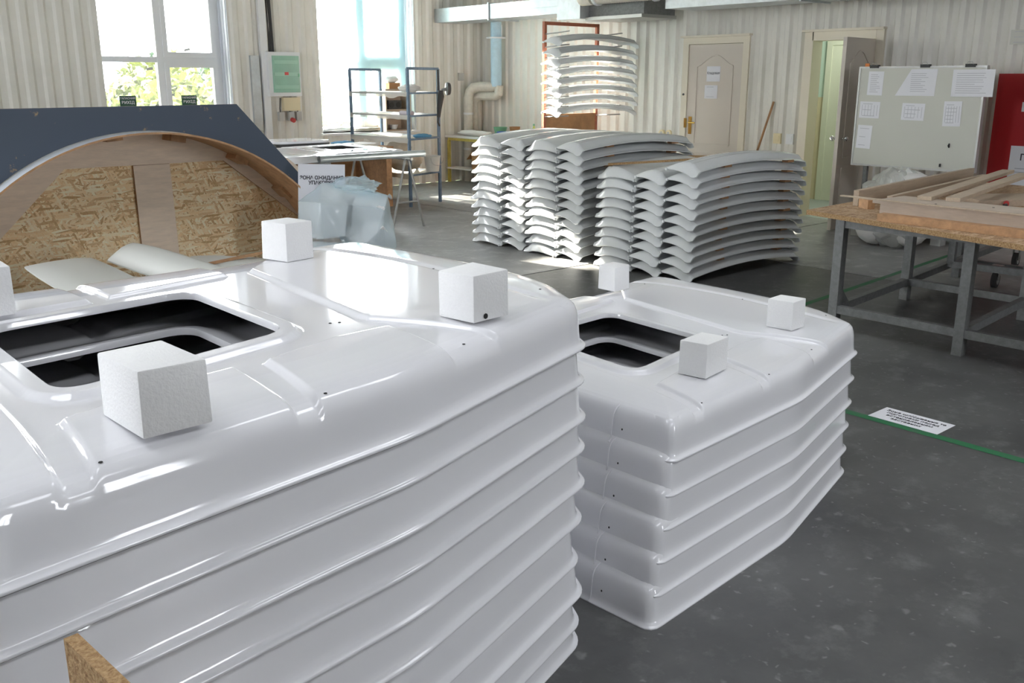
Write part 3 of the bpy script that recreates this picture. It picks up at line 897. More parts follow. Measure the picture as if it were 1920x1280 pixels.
# creased join on the front face (thin proud rib running up the face)
def crease_mesh():
    mb = MB()
    O = np.array(OUT)
    pts = []
    for d, z in PROF[5:17]:
        pts.append((-1.556 + d * .98, -.140 + d * .05, z + .0015))
    return MB().tube(pts, .0026, 6).mesh('crease', gel, True)
me_crease = crease_mesh()
me_hole = MB().lathe((0, 0, 0), [(0.0, .001), (.0030, .001), (.0036, 0)], 10).mesh('screw_hole', hole_m)
HOLES = [(-1.300, -.295), (-.888, -.232), (-.482, -.112), (-.030, .145), (-.632, .200), (-.612, .192), (-.09, .55), (-.20, 1.07)]
def hz(u, v):
    p = np.array([[u, v]])
    d = float(poly_dist(p, OUT)[0])
    z = float(np.interp(d, [a for a, b in PROF[3:]], [b for a, b in PROF[3:]]))
    return z + (float(top_height(p)[0]) - .130) * float(sstep(np.array([z - .082]), .026)[0])

def roof_shell(loc, rz, label, group, detailed, top, sx=1.0):
    t = thing('roof_shell', label, 'roof panel', loc, rz, group)
    t.scale.x = sx
    obj('skin', me_top if detailed else me_low, t)
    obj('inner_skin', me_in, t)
    obj('crease', me_crease, t)
    hs = HOLES if top else []
    for (u, v) in hs:
        obj('screw_hole', me_hole, t, (u, v, hz(u, v) + .0006))
    obj('screw_hole', me_hole, t, (-1.5375, -.185, .055), (0, R(-80), R(-4)))
    return t
A_Z = [0.0, .066, .166, .266, .396, .500, .606, .696, .798, .892]
rnd = random.Random(3)
A_POS = []
for k, z in enumerate(A_Z):
    n = len(A_Z)
    dx, dy = (0, 0) if k == n - 1 else (-.012 + rnd.uniform(-.008, .008), -.012 + rnd.uniform(-.006, .006))
    lab = 'white glossy roof shell, %s in the large front stack' % from_top(k, n)
    if k == n - 1: lab = 'white glossy roof shell on top of the large front stack, under four foam blocks'
    roof_shell((1.755 + dx, 1.721 + dy, z + .004), 0, lab, 'roof shells in the front stack', k == n - 1, k == n - 1, 1.035)
B_Z = [(-.158, -.079, .000), (-.128, -.063, .090), (-.098, -.047, .183), (-.062, -.030, .273), (-.030, -.014, .368), (0, 0, .469)]
for k, (dx, dy, z) in enumerate(B_Z):
    n = len(B_Z)
    lab = 'white glossy roof shell, %s in the lower second stack' % from_top(k, n)
    if k == n - 1: lab = 'white glossy roof shell on top of the lower second stack near the workbench'
    roof_shell((3.635 + dx, 1.957 + dy, z + .004), -.0687, lab, 'roof shells in the second stack', k == n - 1, k == n - 1)

# ---- foam blocks
def foam_block(S, u, v, sx, sy, sz, rz, label, seed, hole=False):
    c, s = math.cos(S[2]), math.sin(S[2])
    z = S[3] + .004 + max(hz(u + a * sx * .45, v + b * sy * .45) for a in (-1, 0, 1) for b in (-1, 0, 1))
    t = thing('foam_block', label, 'foam block', (S[0] + c * u - s * v, S[1] + s * u + c * v, z + .0005), S[2] + R(rz), 'foam spacer blocks on the roof shells')
    me = MB().cbox(sx, sy, sz, .004, .0025, seed).mesh('block', foam, True)
    obj('block', me, t)
    if hole:
        MB().lathe((0, 0, 0), [(0.0, .002), (.006, .002), (.007, 0)], 8).build('dent', hole_m, t, loc=(sx * -.18, -sy / 2 - .001, .012), rot=(R(90), 0, 0))
    return t
SA = (1.755, 1.721, 0, .892); SB = (3.635, 1.957, -.0687, .469)
foam_block(SA, -1.222, -.205, .115, .160, .112, 4, 'largest white foam block, nearest to the camera on the front stack', 1)
foam_block(SA, -.376, .005, .122, .116, .112, 8, 'white foam block with a dark dent on the right of the front stack', 2, True)
foam_block(SA, -.340, .985, .108, .118, .118, 12, 'white foam block at the far end of the front stack, before the bag', 3)
foam_block(SA, -1.255, .800, .118, .118, .120, 0, 'white foam block cut off by the left edge of the picture', 4)
foam_block(SB, -1.085, -.105, .155, .105, .118, 14, 'white foam block nearest on the second stack, in front of its hatch', 5)
foam_block(SB, -.355, .110, .105, .112, .118, 10, 'white foam block on the second stack near the workbench leg', 6)
foam_block(SB, -.395, 1.085, .105, .105, .118, 6, 'white foam block at the far end of the second stack', 7)

# ---- chipboard offcut poking up at the bottom left
bd = thing('chipboard_offcut', 'narrow chipboard offcut standing up at the bottom left corner', 'board', (0.2745, 1.1700, 0.0), R(5))
MB().prism([(-.009, 0, 0), (.009, 0, 0), (.009, 0.0, .900), (-.009, 0.0, .900)], (0, -.32, 0), 0).build('panel', [chipedge], bd)

# ================================================================== SPOILERS
def spoiler_mesh(W, skirt_right, L=1.47, lip_low=False):
    """hollow wing-like panel: x along the length, thin lip on one side, turned-down skirt on the other, down-turned ends"""
    sec = [(0, .044), (.06, .056), (.16, .071), (.30, .088), (.46, .098), (.60, .100), (.68, .096), (.715, .088), (.75, .091), (.79, .088), (.83, .075), (.87, .060), (.92, .047), (.965, .039), (1.0, .035)]
    low = [(0, .040), (.25, .040), (.5, .031), (.72, .008), (.84, -.013), (.92, -.012), (1.0, -.005)]
    if lip_low:
        sec = [(0, .014), (.05, .024), (.14, .042), (.26, .062), (.40, .082), (.54, .096), (.66, .099), (.72, .091), (.76, .094), (.80, .089), (.85, .071), (.89, .053), (.93, .037), (.97, .026), (1.0, .020)]
        low = [(0, -.004), (.25, .008), (.5, .018), (.72, .012), (.86, -.004), (1.0, -.006)]
    fl = lambda tab, f: float(np.interp(f, [a for a, b in tab], [b for a, b in tab]))
    xs = [0, .006, .02, .05, .10] + list(np.linspace(.18, L - .18, 14)) + [L - .10, L - .05, L - .02, L - .006, L]
    bow = lambda x: .050 * (1 - ((2 * x / L) - 1) ** 2)
    rows = []
    def row(x, mode):
        r = []
        for f, z in sec:
            if mode == 'low': zz = fl(low, f); ff = f * .97 + .0
            else: zz = z; ff = f
            taper = 1.0
            r.append((x, -ff * W * taper, zz + bow(max(0, min(L, x)))))
        return r
    rows.append(row(-.045, 'low'))
    mid = [tuple((np.array(a) * .35 + np.array(b) * .65)) for a, b in zip(row(-.045, 'low'), row(0, 'top'))]
    rows.append([(p[0] - .006, p[1], p[2] + .004) for p in mid])
    for x in xs: rows.append(row(x, 'top'))
    mid = [tuple((np.array(a) * .35 + np.array(b) * .65)) for a, b in zip(row(L + .045, 'low'), row(L, 'top'))]
    rows.append([(p[0] + .006, p[1], p[2] + .004) for p in mid])
    rows.append(row(L + .045, 'low'))
    if not skirt_right:
        rows = [[(x, -W - y, z) for x, y, z in r] for r in rows]
    t = .007
    under = [[(x + (t if x < L / 2 else -t) * (1 if (k < 2 or k > len(rows) - 3) else 0), y, z - t) for x, y, z in r] for k, r in enumerate(rows)]
    mb = MB(); nu, nv = len(rows), len(sec)
    mb.grid(rows, nu, nv, 0).grid(under, nu, nv, 0, True)
    # close the edges
    loop = [(i, 0) for i in range(nu)] + [(nu - 1, j) for j in range(1, nv)] + [(i, nv - 1) for i in range(nu - 2, -1, -1)] + [(0, j) for j in range(nv - 2, 0, -1)]
    vs = [rows[i][j] for i, j in loop] + [under[i][j] for i, j in loop]; n = len(loop)
    mb.add(vs, [(k, (k + 1) % n, n + (k + 1) % n, n + k) for k in range(n)])
    # moulded nub at the thin lip's end
    yn = -W * .06 if skirt_right else -W * .94
    mb.obox((-.040, yn, .000 if lip_low else .036), (.02, .014, .020))
    me = bpy.data.meshes.new('spoiler')
    me.from_pydata(mb.v, [], mb.f)
    bm = bmesh.new(); bm.from_mesh(me); bmesh.ops.remove_doubles(bm, verts=bm.verts, dist=1e-5)
    bmesh.ops.recalc_face_normals(bm, faces=bm.faces); bm.to_mesh(me); bm.free()
    me.materials.append(spoil)
    me.polygons.foreach_set('use_smooth', [True] * len(me.polygons)); me.set_sharp_from_angle(angle=R(50)); me.update()
    return me
ME_Q = spoiler_mesh(.455, False, lip_low=True); ME_P = spoiler_mesh(.335, True)
# spacer sizes between tiers
me_spacer = MB().box(-.045, .045, -.03, .03, 0, .020).mesh('spacer', brownw)
rnd = random.Random(11)
COLN = {4: ['leftmost', 'second', 'third', 'rightmost'], 3: ['left', 'middle', 'right']}
def spoiler_stack(x0, cols, dz, where, group, drift):
    nc = len(cols)
    for ci, (ytop, kind, n) in enumerate(cols):
        for k in range(n):
            jx, jy = rnd.uniform(-.012, .012), rnd.uniform(-.008, .008)
            o = obj('roof_spoiler', ME_Q if kind == 'Q' else ME_P, None, (x0 + jx + drift * k, ytop + jy, k * dz + .0145), (0, 0, R(rnd.uniform(-.4, .4))))
            tag(o, 'pale grey roof spoiler, %s, %s column, %s' % (from_top(k, n), COLN[nc][ci], where), 'spoiler', group)
    ytop, kind, n = cols[-1]
    for k in range(1, n):
        for si, sx in enumerate((.34, 1.22)):
            b = .050 * (1 - ((2 * sx / 1.47) - 1) ** 2)
            o = obj('spacer_block', me_spacer, None, (x0 + sx + drift * k + rnd.uniform(-.03, .03), ytop - .335 + .045 + rnd.uniform(-.01, .01), k * dz + b + .026), (0, 0, R(rnd.uniform(-8, 8))))
            tag(o, 'small brown wooden spacer, %s, %s end, %s' % (from_top(k - 1, n - 1), ('near', 'far')[si], where), 'spacer', 'wooden spacers in ' + where)
spoiler_stack(6.02, [(7.50, 'Q', 12), (7.055, 'P', 12), (6.705, 'Q', 12), (6.285, 'P', 12)], .0855, 'far tall stack', 'spoilers in the far stack', .0)
spoiler_stack(6.02, [(5.80, 'Q', 10), (5.370, 'P', 10), (5.035, 'P', 11)], .0840, 'near stack', 'spoilers in the near stack', .004)
# sticks lying on the near stack
for k, (p, q, lab) in enumerate((((6.03, 5.68, .885), (6.62, 5.16, .93), 'thin chipboard strip lying across the front of the near spoiler stack'),
                                 ((7.02, 5.62, .905), (7.30, 5.20, .915), 'thin chipboard strip lying across the back of the near spoiler stack'))):
    c = (Vector(p) + Vector(q)) / 2
    o = MB().bar(Vector(p) - c, Vector(q) - c, .045, .016).build('chipboard_strip', chipedge, loc=c)
    tag(o, lab, 'strip')

# ================================================================== RACK OF SPOILERS BY THE DOOR WALL
RY = 9.08
rk = thing('spoiler_rack', 'red-brown steel rack holding eight spoilers beside the door wall', 'rack', (8.43, RY, 0))
for px in (0.0, 0.935):
    MB().box(px - .02, px + .02, -.02, .02, 0, 2.24).build('upright', redp, rk)
    MB().box(px - .02, px + .02, -.55, .25, 0, .04).build('foot', redp, rk)
MB().box(-.02, .955, -.02, .02, 2.24, 2.28).build('top_bar', redp, rk)
MB().box(.02, .915, -.012, .012, 0.55, 1.16).build('board', brownw, rk)
RZ = [1.145 + .118 * k for k in range(8)]
RZ = [1.135, 1.250, 1.370, 1.485, 1.600, 1.720, 1.845, 1.980]
for z in RZ + [2.135]:
    for px in (0.0, 0.935):
        MB().tube([(px, -.02, z - .005), (px, -.44, z + .018)], .008, 8).build('arm', steel, rk)
MB().tube([(0.955, -.02, .905), (0.955, -.44, .925)], .008, 8).build('arm', steel, rk)
for k, z in enumerate(RZ):
    o = obj('roof_spoiler', ME_P, None, (8.36 + rnd.uniform(-.02, .02), RY - .06, z + .014), (0, 0, 0))
    o.scale = (.92, 1, 1.0)
    tag(o, 'pale grey roof spoiler, %s on the red-brown rack' % from_top(k, 8), 'spoiler', 'spoilers on the rack')

# ================================================================== WOODEN ARCH MOULD
YM = 5.20
mo = thing('arch_mould', 'large wooden mould with navy front panel and arched opening', 'mould', (1.86, YM, 0))
cx = 1.86
arc_r, arc_zc = None, None
# circle through the arch points (world x, z)
def circ(p, q, r):
    ax, ay = p; bx, by = q; cx_, cy_ = r
    d = 2 * (ax * (by - cy_) + bx * (cy_ - ay) + cx_ * (ay - by))
    ux = ((ax * ax + ay * ay) * (by - cy_) + (bx * bx + by * by) * (cy_ - ay) + (cx_ * cx_ + cy_ * cy_) * (ay - by)) / d
    uy = ((ax * ax + ay * ay) * (cx_ - bx) + (bx * bx + by * by) * (ax - cx_) + (cx_ * cx_ + cy_ * cy_) * (bx - ax)) / d
    return ux, uy, math.hypot(ax - ux, ay - uy)
ux, uz, ur = circ((1.185, 1.085), (1.98, 1.318), (2.79, .955))
a0, a1 = math.acos((0.62 - ux) / ur if abs((0.62 - ux) / ur) < 1 else -1), math.acos(min(1, (3.05 - ux) / ur))
ZB = uz + ur * math.sin(a0)
arc = [(ux + ur * math.cos(a0 + (a1 - a0) * k / 48) - cx, uz + ur * math.sin(a0 + (a1 - a0) * k / 48)) for k in range(49)]
xl, zl = arc[0]; xr, zr = arc[-1]
outl = [(xl - .16, .0), (xl - .16, zl + .05), (1.215 - cx, 1.445), (2.455 - cx, 1.449), (xr + .14, zr + .06), (xr + .14, 0.0)]
poly = [(x, 0, z) for x, z in outl] + [(xr, 0, 0.0)] + [(x, 0, z) for x, z in reversed(arc)] + [(xl, 0, 0.0)]
MB().prism(poly, (0, .018, 0), 0, 1).build('front_panel', [navy, plyedge], mo)
# curved sheet lining the arch, standing proud at the front
t = .010; ri = ur - .004
P1 = []; P2 = []
for k in range(49):
    a = a0 + (a1 - a0) * k / 48
    ca, sa = math.cos(a), math.sin(a)
    P1.append([(ux + ri * ca - cx, y, uz + ri * sa) for y in (-.115, .262)])
    P2.append([(ux + (ri - t) * ca - cx, y, uz + (ri - t) * sa) for y in (-.115, .262)])
mb = MB()
mb.grid(P1, 49, 2, 0).grid(P2, 49, 2, 1, True)
mb.grid([[P1[k][0] for k in range(49)], [P2[k][0] for k in range(49)]], 2, 49, 1)
mb.grid([[P1[k][1] for k in range(49)], [P2[k][1] for k in range(49)]], 2, 49, 1)
mb.build('arch_sheet', [nmat('white_laminate', (0.70, 0.74, 0.78), .4), plyedge], mo, smooth=True)
# back: OSB panel and frame boards
yb = .27
pb = [(x * 1.04, yb, z + .10) for x, z in arc]
MB().prism([(pb[0][0], yb, .0)] + pb + [(pb[-1][0], yb, .0)], (0, .012, 0)).build('back_panel', osb, mo)
def board(pts):
    MB().prism([(x - cx, yb - .020, z) for x, z in pts], (0, .018, 0), 0, 1).build('board', [ply, plyedge], mo)
board([(1.565, 1.120), (2.462, 1.120), (2.462, 1.32), (2.2, 1.36), (1.6, 1.32), (1.45, 1.26)])
board([(2.462, 1.120), (3.25, .50), (3.42, .66), (2.90, 1.10), (2.62, 1.26), (2.462, 1.32)])
board([(1.565, 1.120), (0.62, .22), (0.40, .42), (1.0, .98), (1.45, 1.26)])
board([(1.940, .0), (2.155, .0), (2.138, 1.118), (1.930, 1.118)])
# blocks under the arch sheet
for k, x in enumerate((1.455, 1.80, 2.15, 2.52, 2.80)):
    sa_ = math.sqrt(max(.01, 1 - ((x - ux) / ur) ** 2)); z = uz + (ri - t - .018) * sa_ + .004; rz = -math.degrees(math.asin((x - ux) / ur))
    MB().obox((x - cx, .180, z - .005), (.085, .13, .036), (0, -rz, 0)).build('wood_block', plyedge, mo)
# side struts down to the floor
for x in (xl - .1, xr + .08):
    MB().box(x - .03, x + .03, 0.02, .27, 0, zl * .6).build('strut', ply, mo)

# ================================================================== PANELS LYING BEFORE THE MOULD
def fairing(label, L, W, H, loc, rot, seed, thin=False):
    rows = []
    nu, nv = 22, 13
    for i in range(nu):
        u = i / (nu - 1); r = []
        for j in range(nv):
            v = j / (nv - 1) * 2 - 1
            z = H * (1 - abs(v) ** 3.2) * (1 - .35 * (2 * u - 1) ** 4)
            if i == 0 or i == nu - 1: z *= .35
            r.append(((u - .5) * L, v * W / 2 * (1 - .10 * (2 * u - 1) ** 4), z))
        rows.append(r)
    under = [[(x, y, z - .008) for x, y, z in r] for r in rows]
    mb = MB().grid(rows, nu, nv).grid(under, nu, nv, 0, True)
    loop = [(i, 0) for i in range(nu)] + [(nu - 1, j) for j in range(1, nv)] + [(i, nv - 1) for i in range(nu - 2, -1, -1)] + [(0, j) for j in range(nv - 2, 0, -1)]
    n = len(loop)
    mb.add([rows[i][j] for i, j in loop] + [under[i][j] for i, j in loop], [(k, (k + 1) % n, n + (k + 1) % n, n + k) for k in range(n)])
    o = mb.build('fairing', nmat_off, smooth=True, loc=loc, rot=tuple(R(a) for a in rot))
    return tag(o, label, 'fairing', 'white fairings before the mould')
nmat_off = nmat('off_white_gelcoat', (0.66, 0.67, 0.63), 0.35)
tb = thing('low_table', 'low plywood table under the loose white fairings before the mould', 'table', (1.55, 4.25, 0))
MB().box(-.95, .75, -.70, .62, .42, .44).build('top', ply, tb)
for x in (-.88, .68):
    for y in (-.62, .55):
        MB().box(x - .03, x + .03, y - .03, y + .03, 0, .42).build('leg', pine, tb)
fairing('broad off-white fairing lying at the far left before the mould', 1.25, .56, .10, (0.84, 4.22, .585), (0, 4, -86), 1)
fairing('flat off-white fairing with squared end, middle of the loose panels', 1.20, .36, .035, (1.40, 4.34, .655), (0, 6, -84), 2)
fairing('narrow curved white fairing propped with its edge up, right of the flat one', 1.05, .20, .075, (1.80, 4.42, .665), (14, 7, -72), 3)
fairing('off-white fairing lying under the propped curved one', 1.00, .22, .05, (1.72, 4.28, .575), (0, 4, -72), 4)
fairing('small off-white fairing at the right before the mould', .80, .36, .06, (2.26, 4.64, .600), (0, 6, -28), 5)
ed = MB().bar((-.20, 0, 0), (.20, 0, .02), .02, .012).build('edging_strip', plyedge, loc=(2.16, 4.66, .672), rot=(0, 0, R(6)))
tag(ed, 'thin brown edging strip lying over the small fairing', 'strip')

# ================================================================== STEEL WORKBENCH WITH CHIPBOARD TOP (right)
wbx, wby = 5.57, 2.36
bt = thing('steel_workbench', 'large grey steel workbench with worn chipboard top at the right', 'workbench', (wbx, wby, 0))
top = [(5.60, 3.47), (5.06, 1.30), (7.95, 1.05), (8.30, 3.60)]
MB().prism([(x - wbx, y - wby, .722) for x, y in top], (0, 0, .030), 0, 1).build('top', [chip, chipedge], bt)
LG = {}
for iy, (yo, tag_) in enumerate(((3.18, 0), (2.362, 1), (1.50, 2))):
    for ix, xo in enumerate((5.58, 6.77, 7.90)):
        x = xo; y = yo + .13 * (ix if iy == 0 else ix * .8)
        if iy == 0 and ix == 0: y = 3.19
        LG[(ix, iy)] = (x - wbx, y - wby)
        w = .030
        MB().box(x - wbx - w, x - wbx + w, y - wby - w, y - wby + w, 0.0, .722).build('leg', steel_g, bt)
def rail(a, b, z, w=.045, h=.05):
    pa, pb = LG[a], LG[b]
    MB().bar((pa[0], pa[1], z), (pb[0], pb[1], z), w, h).build('rail', steel_g, bt)
for iy in range(2):
    for ix in range(3):
        rail((ix, iy), (ix, iy + 1), .135); rail((ix, iy), (ix, iy + 1), .695, .04, .05)
for iy in range(3):
    for ix in range(2):
        rail((ix, iy), (ix + 1, iy), .135); rail((ix, iy), (ix + 1, iy), .695, .04, .05)
px, py = LG[(0, 0)]
MB().prism([(px + .03, py, .16), (px + .17, py, .16), (px + .03, py, .30)], (0, .006, 0)).build('gusset', steel_g, bt)

# planks and timber pieces on the workbench
def plank(label, p, q, w, h, mat=pine, name='plank', up=(0, 0, 1), group='timber on the workbench'):
    p, q = Vector(p), Vector(q); c = (p + q) / 2; c.z = min(p.z, q.z) - h / 2
    o = MB().bar(p - c, q - c, w, h, up=up).build(name, mat, loc=c)
    return tag(o, label, 'timber', group)
ZT = .752
plank('flat brown batten lying along the front edge of the workbench', (5.505, 2.90, ZT + .023), (5.43, 1.30, ZT + .023), .075, .044, plyedge)
plank('long pale board on edge behind the front batten', (5.555, 2.93, ZT + .058), (5.475, 1.30, ZT + .058), .016, .114, plyd)
plank('thin long lath projecting past the left of the stacked boards', (5.555, 3.20, ZT + .121), (5.44, 1.30, ZT + .121), .034, .008, pine)
plank('low pale board under the wide screwed panel', (5.80, 2.86, ZT + .046), (5.72, 1.25, ZT + .046), .26, .090, pine)
wp = plank('wide pale panel with screw holes lying flat on the workbench', (5.755, 2.99, ZT + .101), (5.67, 1.20, ZT + .101), .355, .018, plyd)
plank('leftmost pale board on edge slanting back towards the red cabinet', (6.02, 3.36, ZT + .054), (8.15, 3.53, ZT + .070), .036, .105, pine)
plank('second pale board on edge slanting back, right of the leftmost', (6.06, 3.14, ZT + .043), (8.00, 3.36, ZT + .050), .036, .082, pine)
plank('short wood block with orange end grain before the slanting boards', (5.94, 3.20, ZT + .031), (6.00, 3.30, ZT + .031), .05, .060, plyedge)
plank('slanting flat batten resting on the screwed panel, left one', (5.80, 2.78, ZT + .123), (7.75, 3.08, ZT + .150), .085, .024, pine)
plank('slanting flat batten resting on the screwed panel, right one', (5.86, 2.63, ZT + .123), (7.50, 2.86, ZT + .155), .085, .024, pine)
plank('plain wide board lying under the slanting battens', (6.75, 2.95, ZT + .022), (7.55, 2.30, ZT + .022), .40, .040, pine)
for k, (dx, dy) in enumerate(((-.04, .55), (.05, .25), (-.06, .02), (.08, -.2))):
    MB().lathe((0, 0, 0), [(0, .002), (.006, .002), (.008, 0)], 8).build('screw_head', black, wp, loc=(dx, dy, .0182))
gun = thing('screw_clamp', 'dark screw clamp with red handle lying behind the battens', 'clamp', (6.62, 2.62, ZT + .002), R(20))
MB().tube([(-.10, .0, .014), (.16, .0, .018)], .009, 8).build('bar', steel, gun)
MB().tube([(.12, 0, .018), (.19, 0, .022)], .019, 10).build('handle', red_pl, gun, smooth=True)
MB().obox((-.02, 0, .016), (.05, .03, .032)).build('jaw', black, gun)

# floor notice
nt = thing('floor_notice', 'white printed notice taped to the floor beside the green line', 'notice', (4.272, 1.988, 0.0018), R(-90))
MB().box(-.172, .172, -.092, .092, 0, .0012).build('sheet', paper, nt)
text_mesh('Зона шліфування та\nпідготовки перед\nвстановленням\nзаставних', .031, ink, nt, (0, 0, .0022), (0, 0, 0), spacing=1.1)

# caster trolley under / behind the workbench
tr = thing('caster_trolley', 'low steel trolley frame on rubber casters behind the workbench', 'trolley', (7.75, 3.0, 0), R(6))
MB().bar((-.35, .30, .20), (1.1, .30, .20), .05, .05).build('rail', steel_g, tr)
MB().bar((-.35, -.30, .20), (1.1, -.30, .20), .05, .05).build('rail', steel_g, tr)
MB().bar((-.35, .30, .20), (-.35, -.30, .20), .05, .05).build('rail', steel_g, tr)
MB().bar((1.1, .30, .20), (1.1, -.30, .20), .05, .05).build('rail', steel_g, tr)
MB().box(-.375, -.325, .275, .325, .2, .60).build('post', steel_g, tr)
for (x, y) in ((-.05, .05), (1.0, .2), (1.0, -.26), (-.05, -.26)):
    c = obj('caster', MB().box(-.05, .05, -.04, .04, .165, .178).mesh('caster', steel), tr, (x, y, 0))
    MB().tube([(0, -.018, .062), (0, .018, .062)], .062, 20).build('tyre', dgrey, c, smooth=True)
    MB().tube([(0, -.021, .062), (0, .021, .062)], .038, 16).build('hub', chrome, c, smooth=True)
    MB().prism([(-.03, -.026, .17), (.03, -.026, .17), (.012, -.026, .06), (-.012, -.026, .06)], (0, .004, 0)).prism([(-.03, .022, .17), (.03, .022, .17), (.012, .022, .06), (-.012, .022, .06)], (0, .004, 0)).build('fork', steel, c)

# ================================================================== WALL ITEMS ON THE DOOR WALL
wbd = thing('whiteboard', 'large white metal board with aluminium rim standing before the ribbed wall', 'whiteboard', (9.22, 4.592, .752))
wbd.rotation_euler = (0, 0, R(-90))
BW = .615
MB().box(-BW, BW, -.025, .025, 0, .94).build('panel', board_w, wbd)
for a in ((-BW - .018, -BW, 0, .94), (BW, BW + .018, 0, .94), (-BW - .018, BW + .018, -.018, 0), (-BW - .018, BW + .018, .94, .958)):
    MB().box(a[0], a[1], -.031, .025, a[2], a[3]).build('rim', alu, wbd)
for x in (-.5, .5):
    MB().box(x - .02, x + .02, .025, .065, -.627, .90).build('stand_leg', steel_g, wbd)
    MB().box(x - .02, x + .02, .065, .30, -.627, -.600).build('stand_foot', steel_g, wbd)
for k, (x, z) in enumerate(((.40, .245), (.33, .04))):
    o = MB().obox((0, 0, 0), (.030, .010, .030), (0, 45 if k == 0 else 0, 0)).build('magnet', black, loc=(9.22 - .031, 4.592 - x * .92, .752 + z * .92))
    tag(o, ['black square magnet set diagonally near the right of the whiteboard', 'small dark magnet at the bottom rim of the whiteboard'][k], 'magnet')
def sheet(label, y, z, w, h, rot=0.0, lines=6, x=9.22 - .0265, cat='paper', mat=paper, poly=None, body=None, tsize=.05, lw=.7, table=False):
    """paper sheet on the door wall; y, z = centre; seen facing -x"""
    t = thing('paper_sheet', label, cat, (x, y, z)); t.rotation_euler = (0, R(rot), R(-90))
    if poly is None: poly = [(-w / 2, -h / 2), (w / 2, -h / 2), (w / 2, h / 2), (-w / 2, h / 2)]
    MB().prism([(a, 0, b) for a, b in poly], (0, -.0012, 0)).build('sheet', mat, t)
    mb = MB(); rr = random.Random(int(y * 100) + int(z * 1000))
    for i in range(lines):
        zz = h * (.36 - .72 * i / max(1, lines - 1)) if lines > 1 else 0
        l = w * lw * rr.uniform(.55, 1.0)
        mb.box(-w * lw / 2, -w * lw / 2 + l, -.0016, -.0012, zz - .0025, zz + .0025)
    if table:
        for i in range(6):
            xx = -w * .38 + w * .76 * i / 5
            mb.box(xx - .002, xx + .002, -.0016, -.0012, -h * .35, h * .3)
    if mb.v: mb.build('print', inkg, t)
    if body: text_mesh(body, tsize, ink, t, (0, -.0016, h * .05), (R(90), 0, 0), bold=.0006)
    return t
sheet('white sheet at the top left of the whiteboard', 5.037, 1.548, 0.161, 0.230, 1, 10)
sheet('double sheet with slanting left edge, top middle of the whiteboard', 4.586, 1.557, 0.313, 0.230, 0, 10, poly=[(-.235, -.125), (.16, -.125), (.17, .125), (-.09, .125)], lw=.55)
sheet('double white sheet at the top right overhanging the whiteboard edge', 4.071, 1.552, 0.386, 0.244, 0, 10, lw=.8, x=9.22 - .0335)
sheet('white sheet with a printed table, left middle of the whiteboard', 5.074, 1.290, 0.216, 0.161, 1, 3, table=True)
sheet('white sheet with faint drawing in the centre of the whiteboard', 4.618, 1.281, 0.230, 0.161, 1, 4, table=True)
sheet('upright white sheet at the right middle of the whiteboard', 4.232, 1.272, 0.170, 0.230, -1, 6, table=True)
sheet('white sheet at the lower left of the whiteboard', 5.106, 1.023, 0.156, 0.230, 2, 3)
for k, y in enumerate((5.06, 4.54, 4.11)):
    c = thing('binder_clip', 'dark binder clip on the %s of the whiteboard top rim' % ('left', 'middle', 'right')[k], 'clip', (9.185, y, 1.725), 0, 'clips on the whiteboard')
    MB().box(-.012, .030, -.045, .045, -.03, .0).build('clip_body', black, c)
    MB().tube([(-.014, -.03, -.005), (-.016, -.02, .018), (-.016, .02, .018), (-.014, .03, -.005)], .002, 6).build('wire', steel, c)
o = MB().obox((0, 0, 0), (.02, .04, .03), (0, 0, 10)).build('orange_marker', orange, loc=(9.20, 5.145, 1.725)); tag(o, 'small orange marker on the whiteboard top left corner', 'marker')
sheet('paper sheet with printed word on the upper part of the shut door', 7.735, 1.655, .21, .185, 0, 0, x=XW - .043, body='Кладовая', tsize=.042)
sheet('paper sheet with printed lines on the shut door, below the worded one', 7.760, 1.435, .20, .165, 0, 2, x=XW - .043)
sheet('faint printed sheet high on the ribbed wall above the red cabinet', 4.06, 1.985, .22, .14, 0, 3, x=XW - .030, mat=board_w)
# red fire cabinet
fc = thing('fire_cabinet', 'red metal fire hydrant cabinet at the right edge', 'cabinet', (10.10, 4.16, .30), R(-90))
MB().box(0, .95, -.16, .0, 0, 1.34).build('body', redbox, fc)
MB().box(.05, .93, -.172, -.160, .05, 1.29).build('door', redbox, fc)
MB().box(.40, .62, -.176, -.172, .70, 1.02).build('window', dgrey, fc)
nl = MB().box(.21, .60, -.1745, -.172, .24, .66).build('notice', paper, fc)
text_mesh('ПК-1', .085, ink, nl, (.40, -.176, .55), (R(90), 0, 0), bold=.002)
mbl = MB()
for i in range(3): mbl.box(.27, .56, -.1750, -.1745, .44 - .035 * i, .448 - .035 * i)
mbl.build('print', inkg, nl)
l2 = MB().box(.26, .44, -.1745, -.172, .985, 1.075).build('label', paper, fc)
MB().box(.29, .32, -.1752, -.1745, 1.0, 1.06).box(.34, .344, -.1752, -.1745, .99, 1.07).build('pictogram', ink, l2)
l3 = MB().box(.38, .70, -.1745, -.172, 1.12, 1.27).build('label', paper, fc)
MB().box(.42, .66, -.1752, -.1745, 1.16, 1.175).box(.44, .66, -.1752, -.1745, 1.20, 1.22).build('print', inkg, l3)
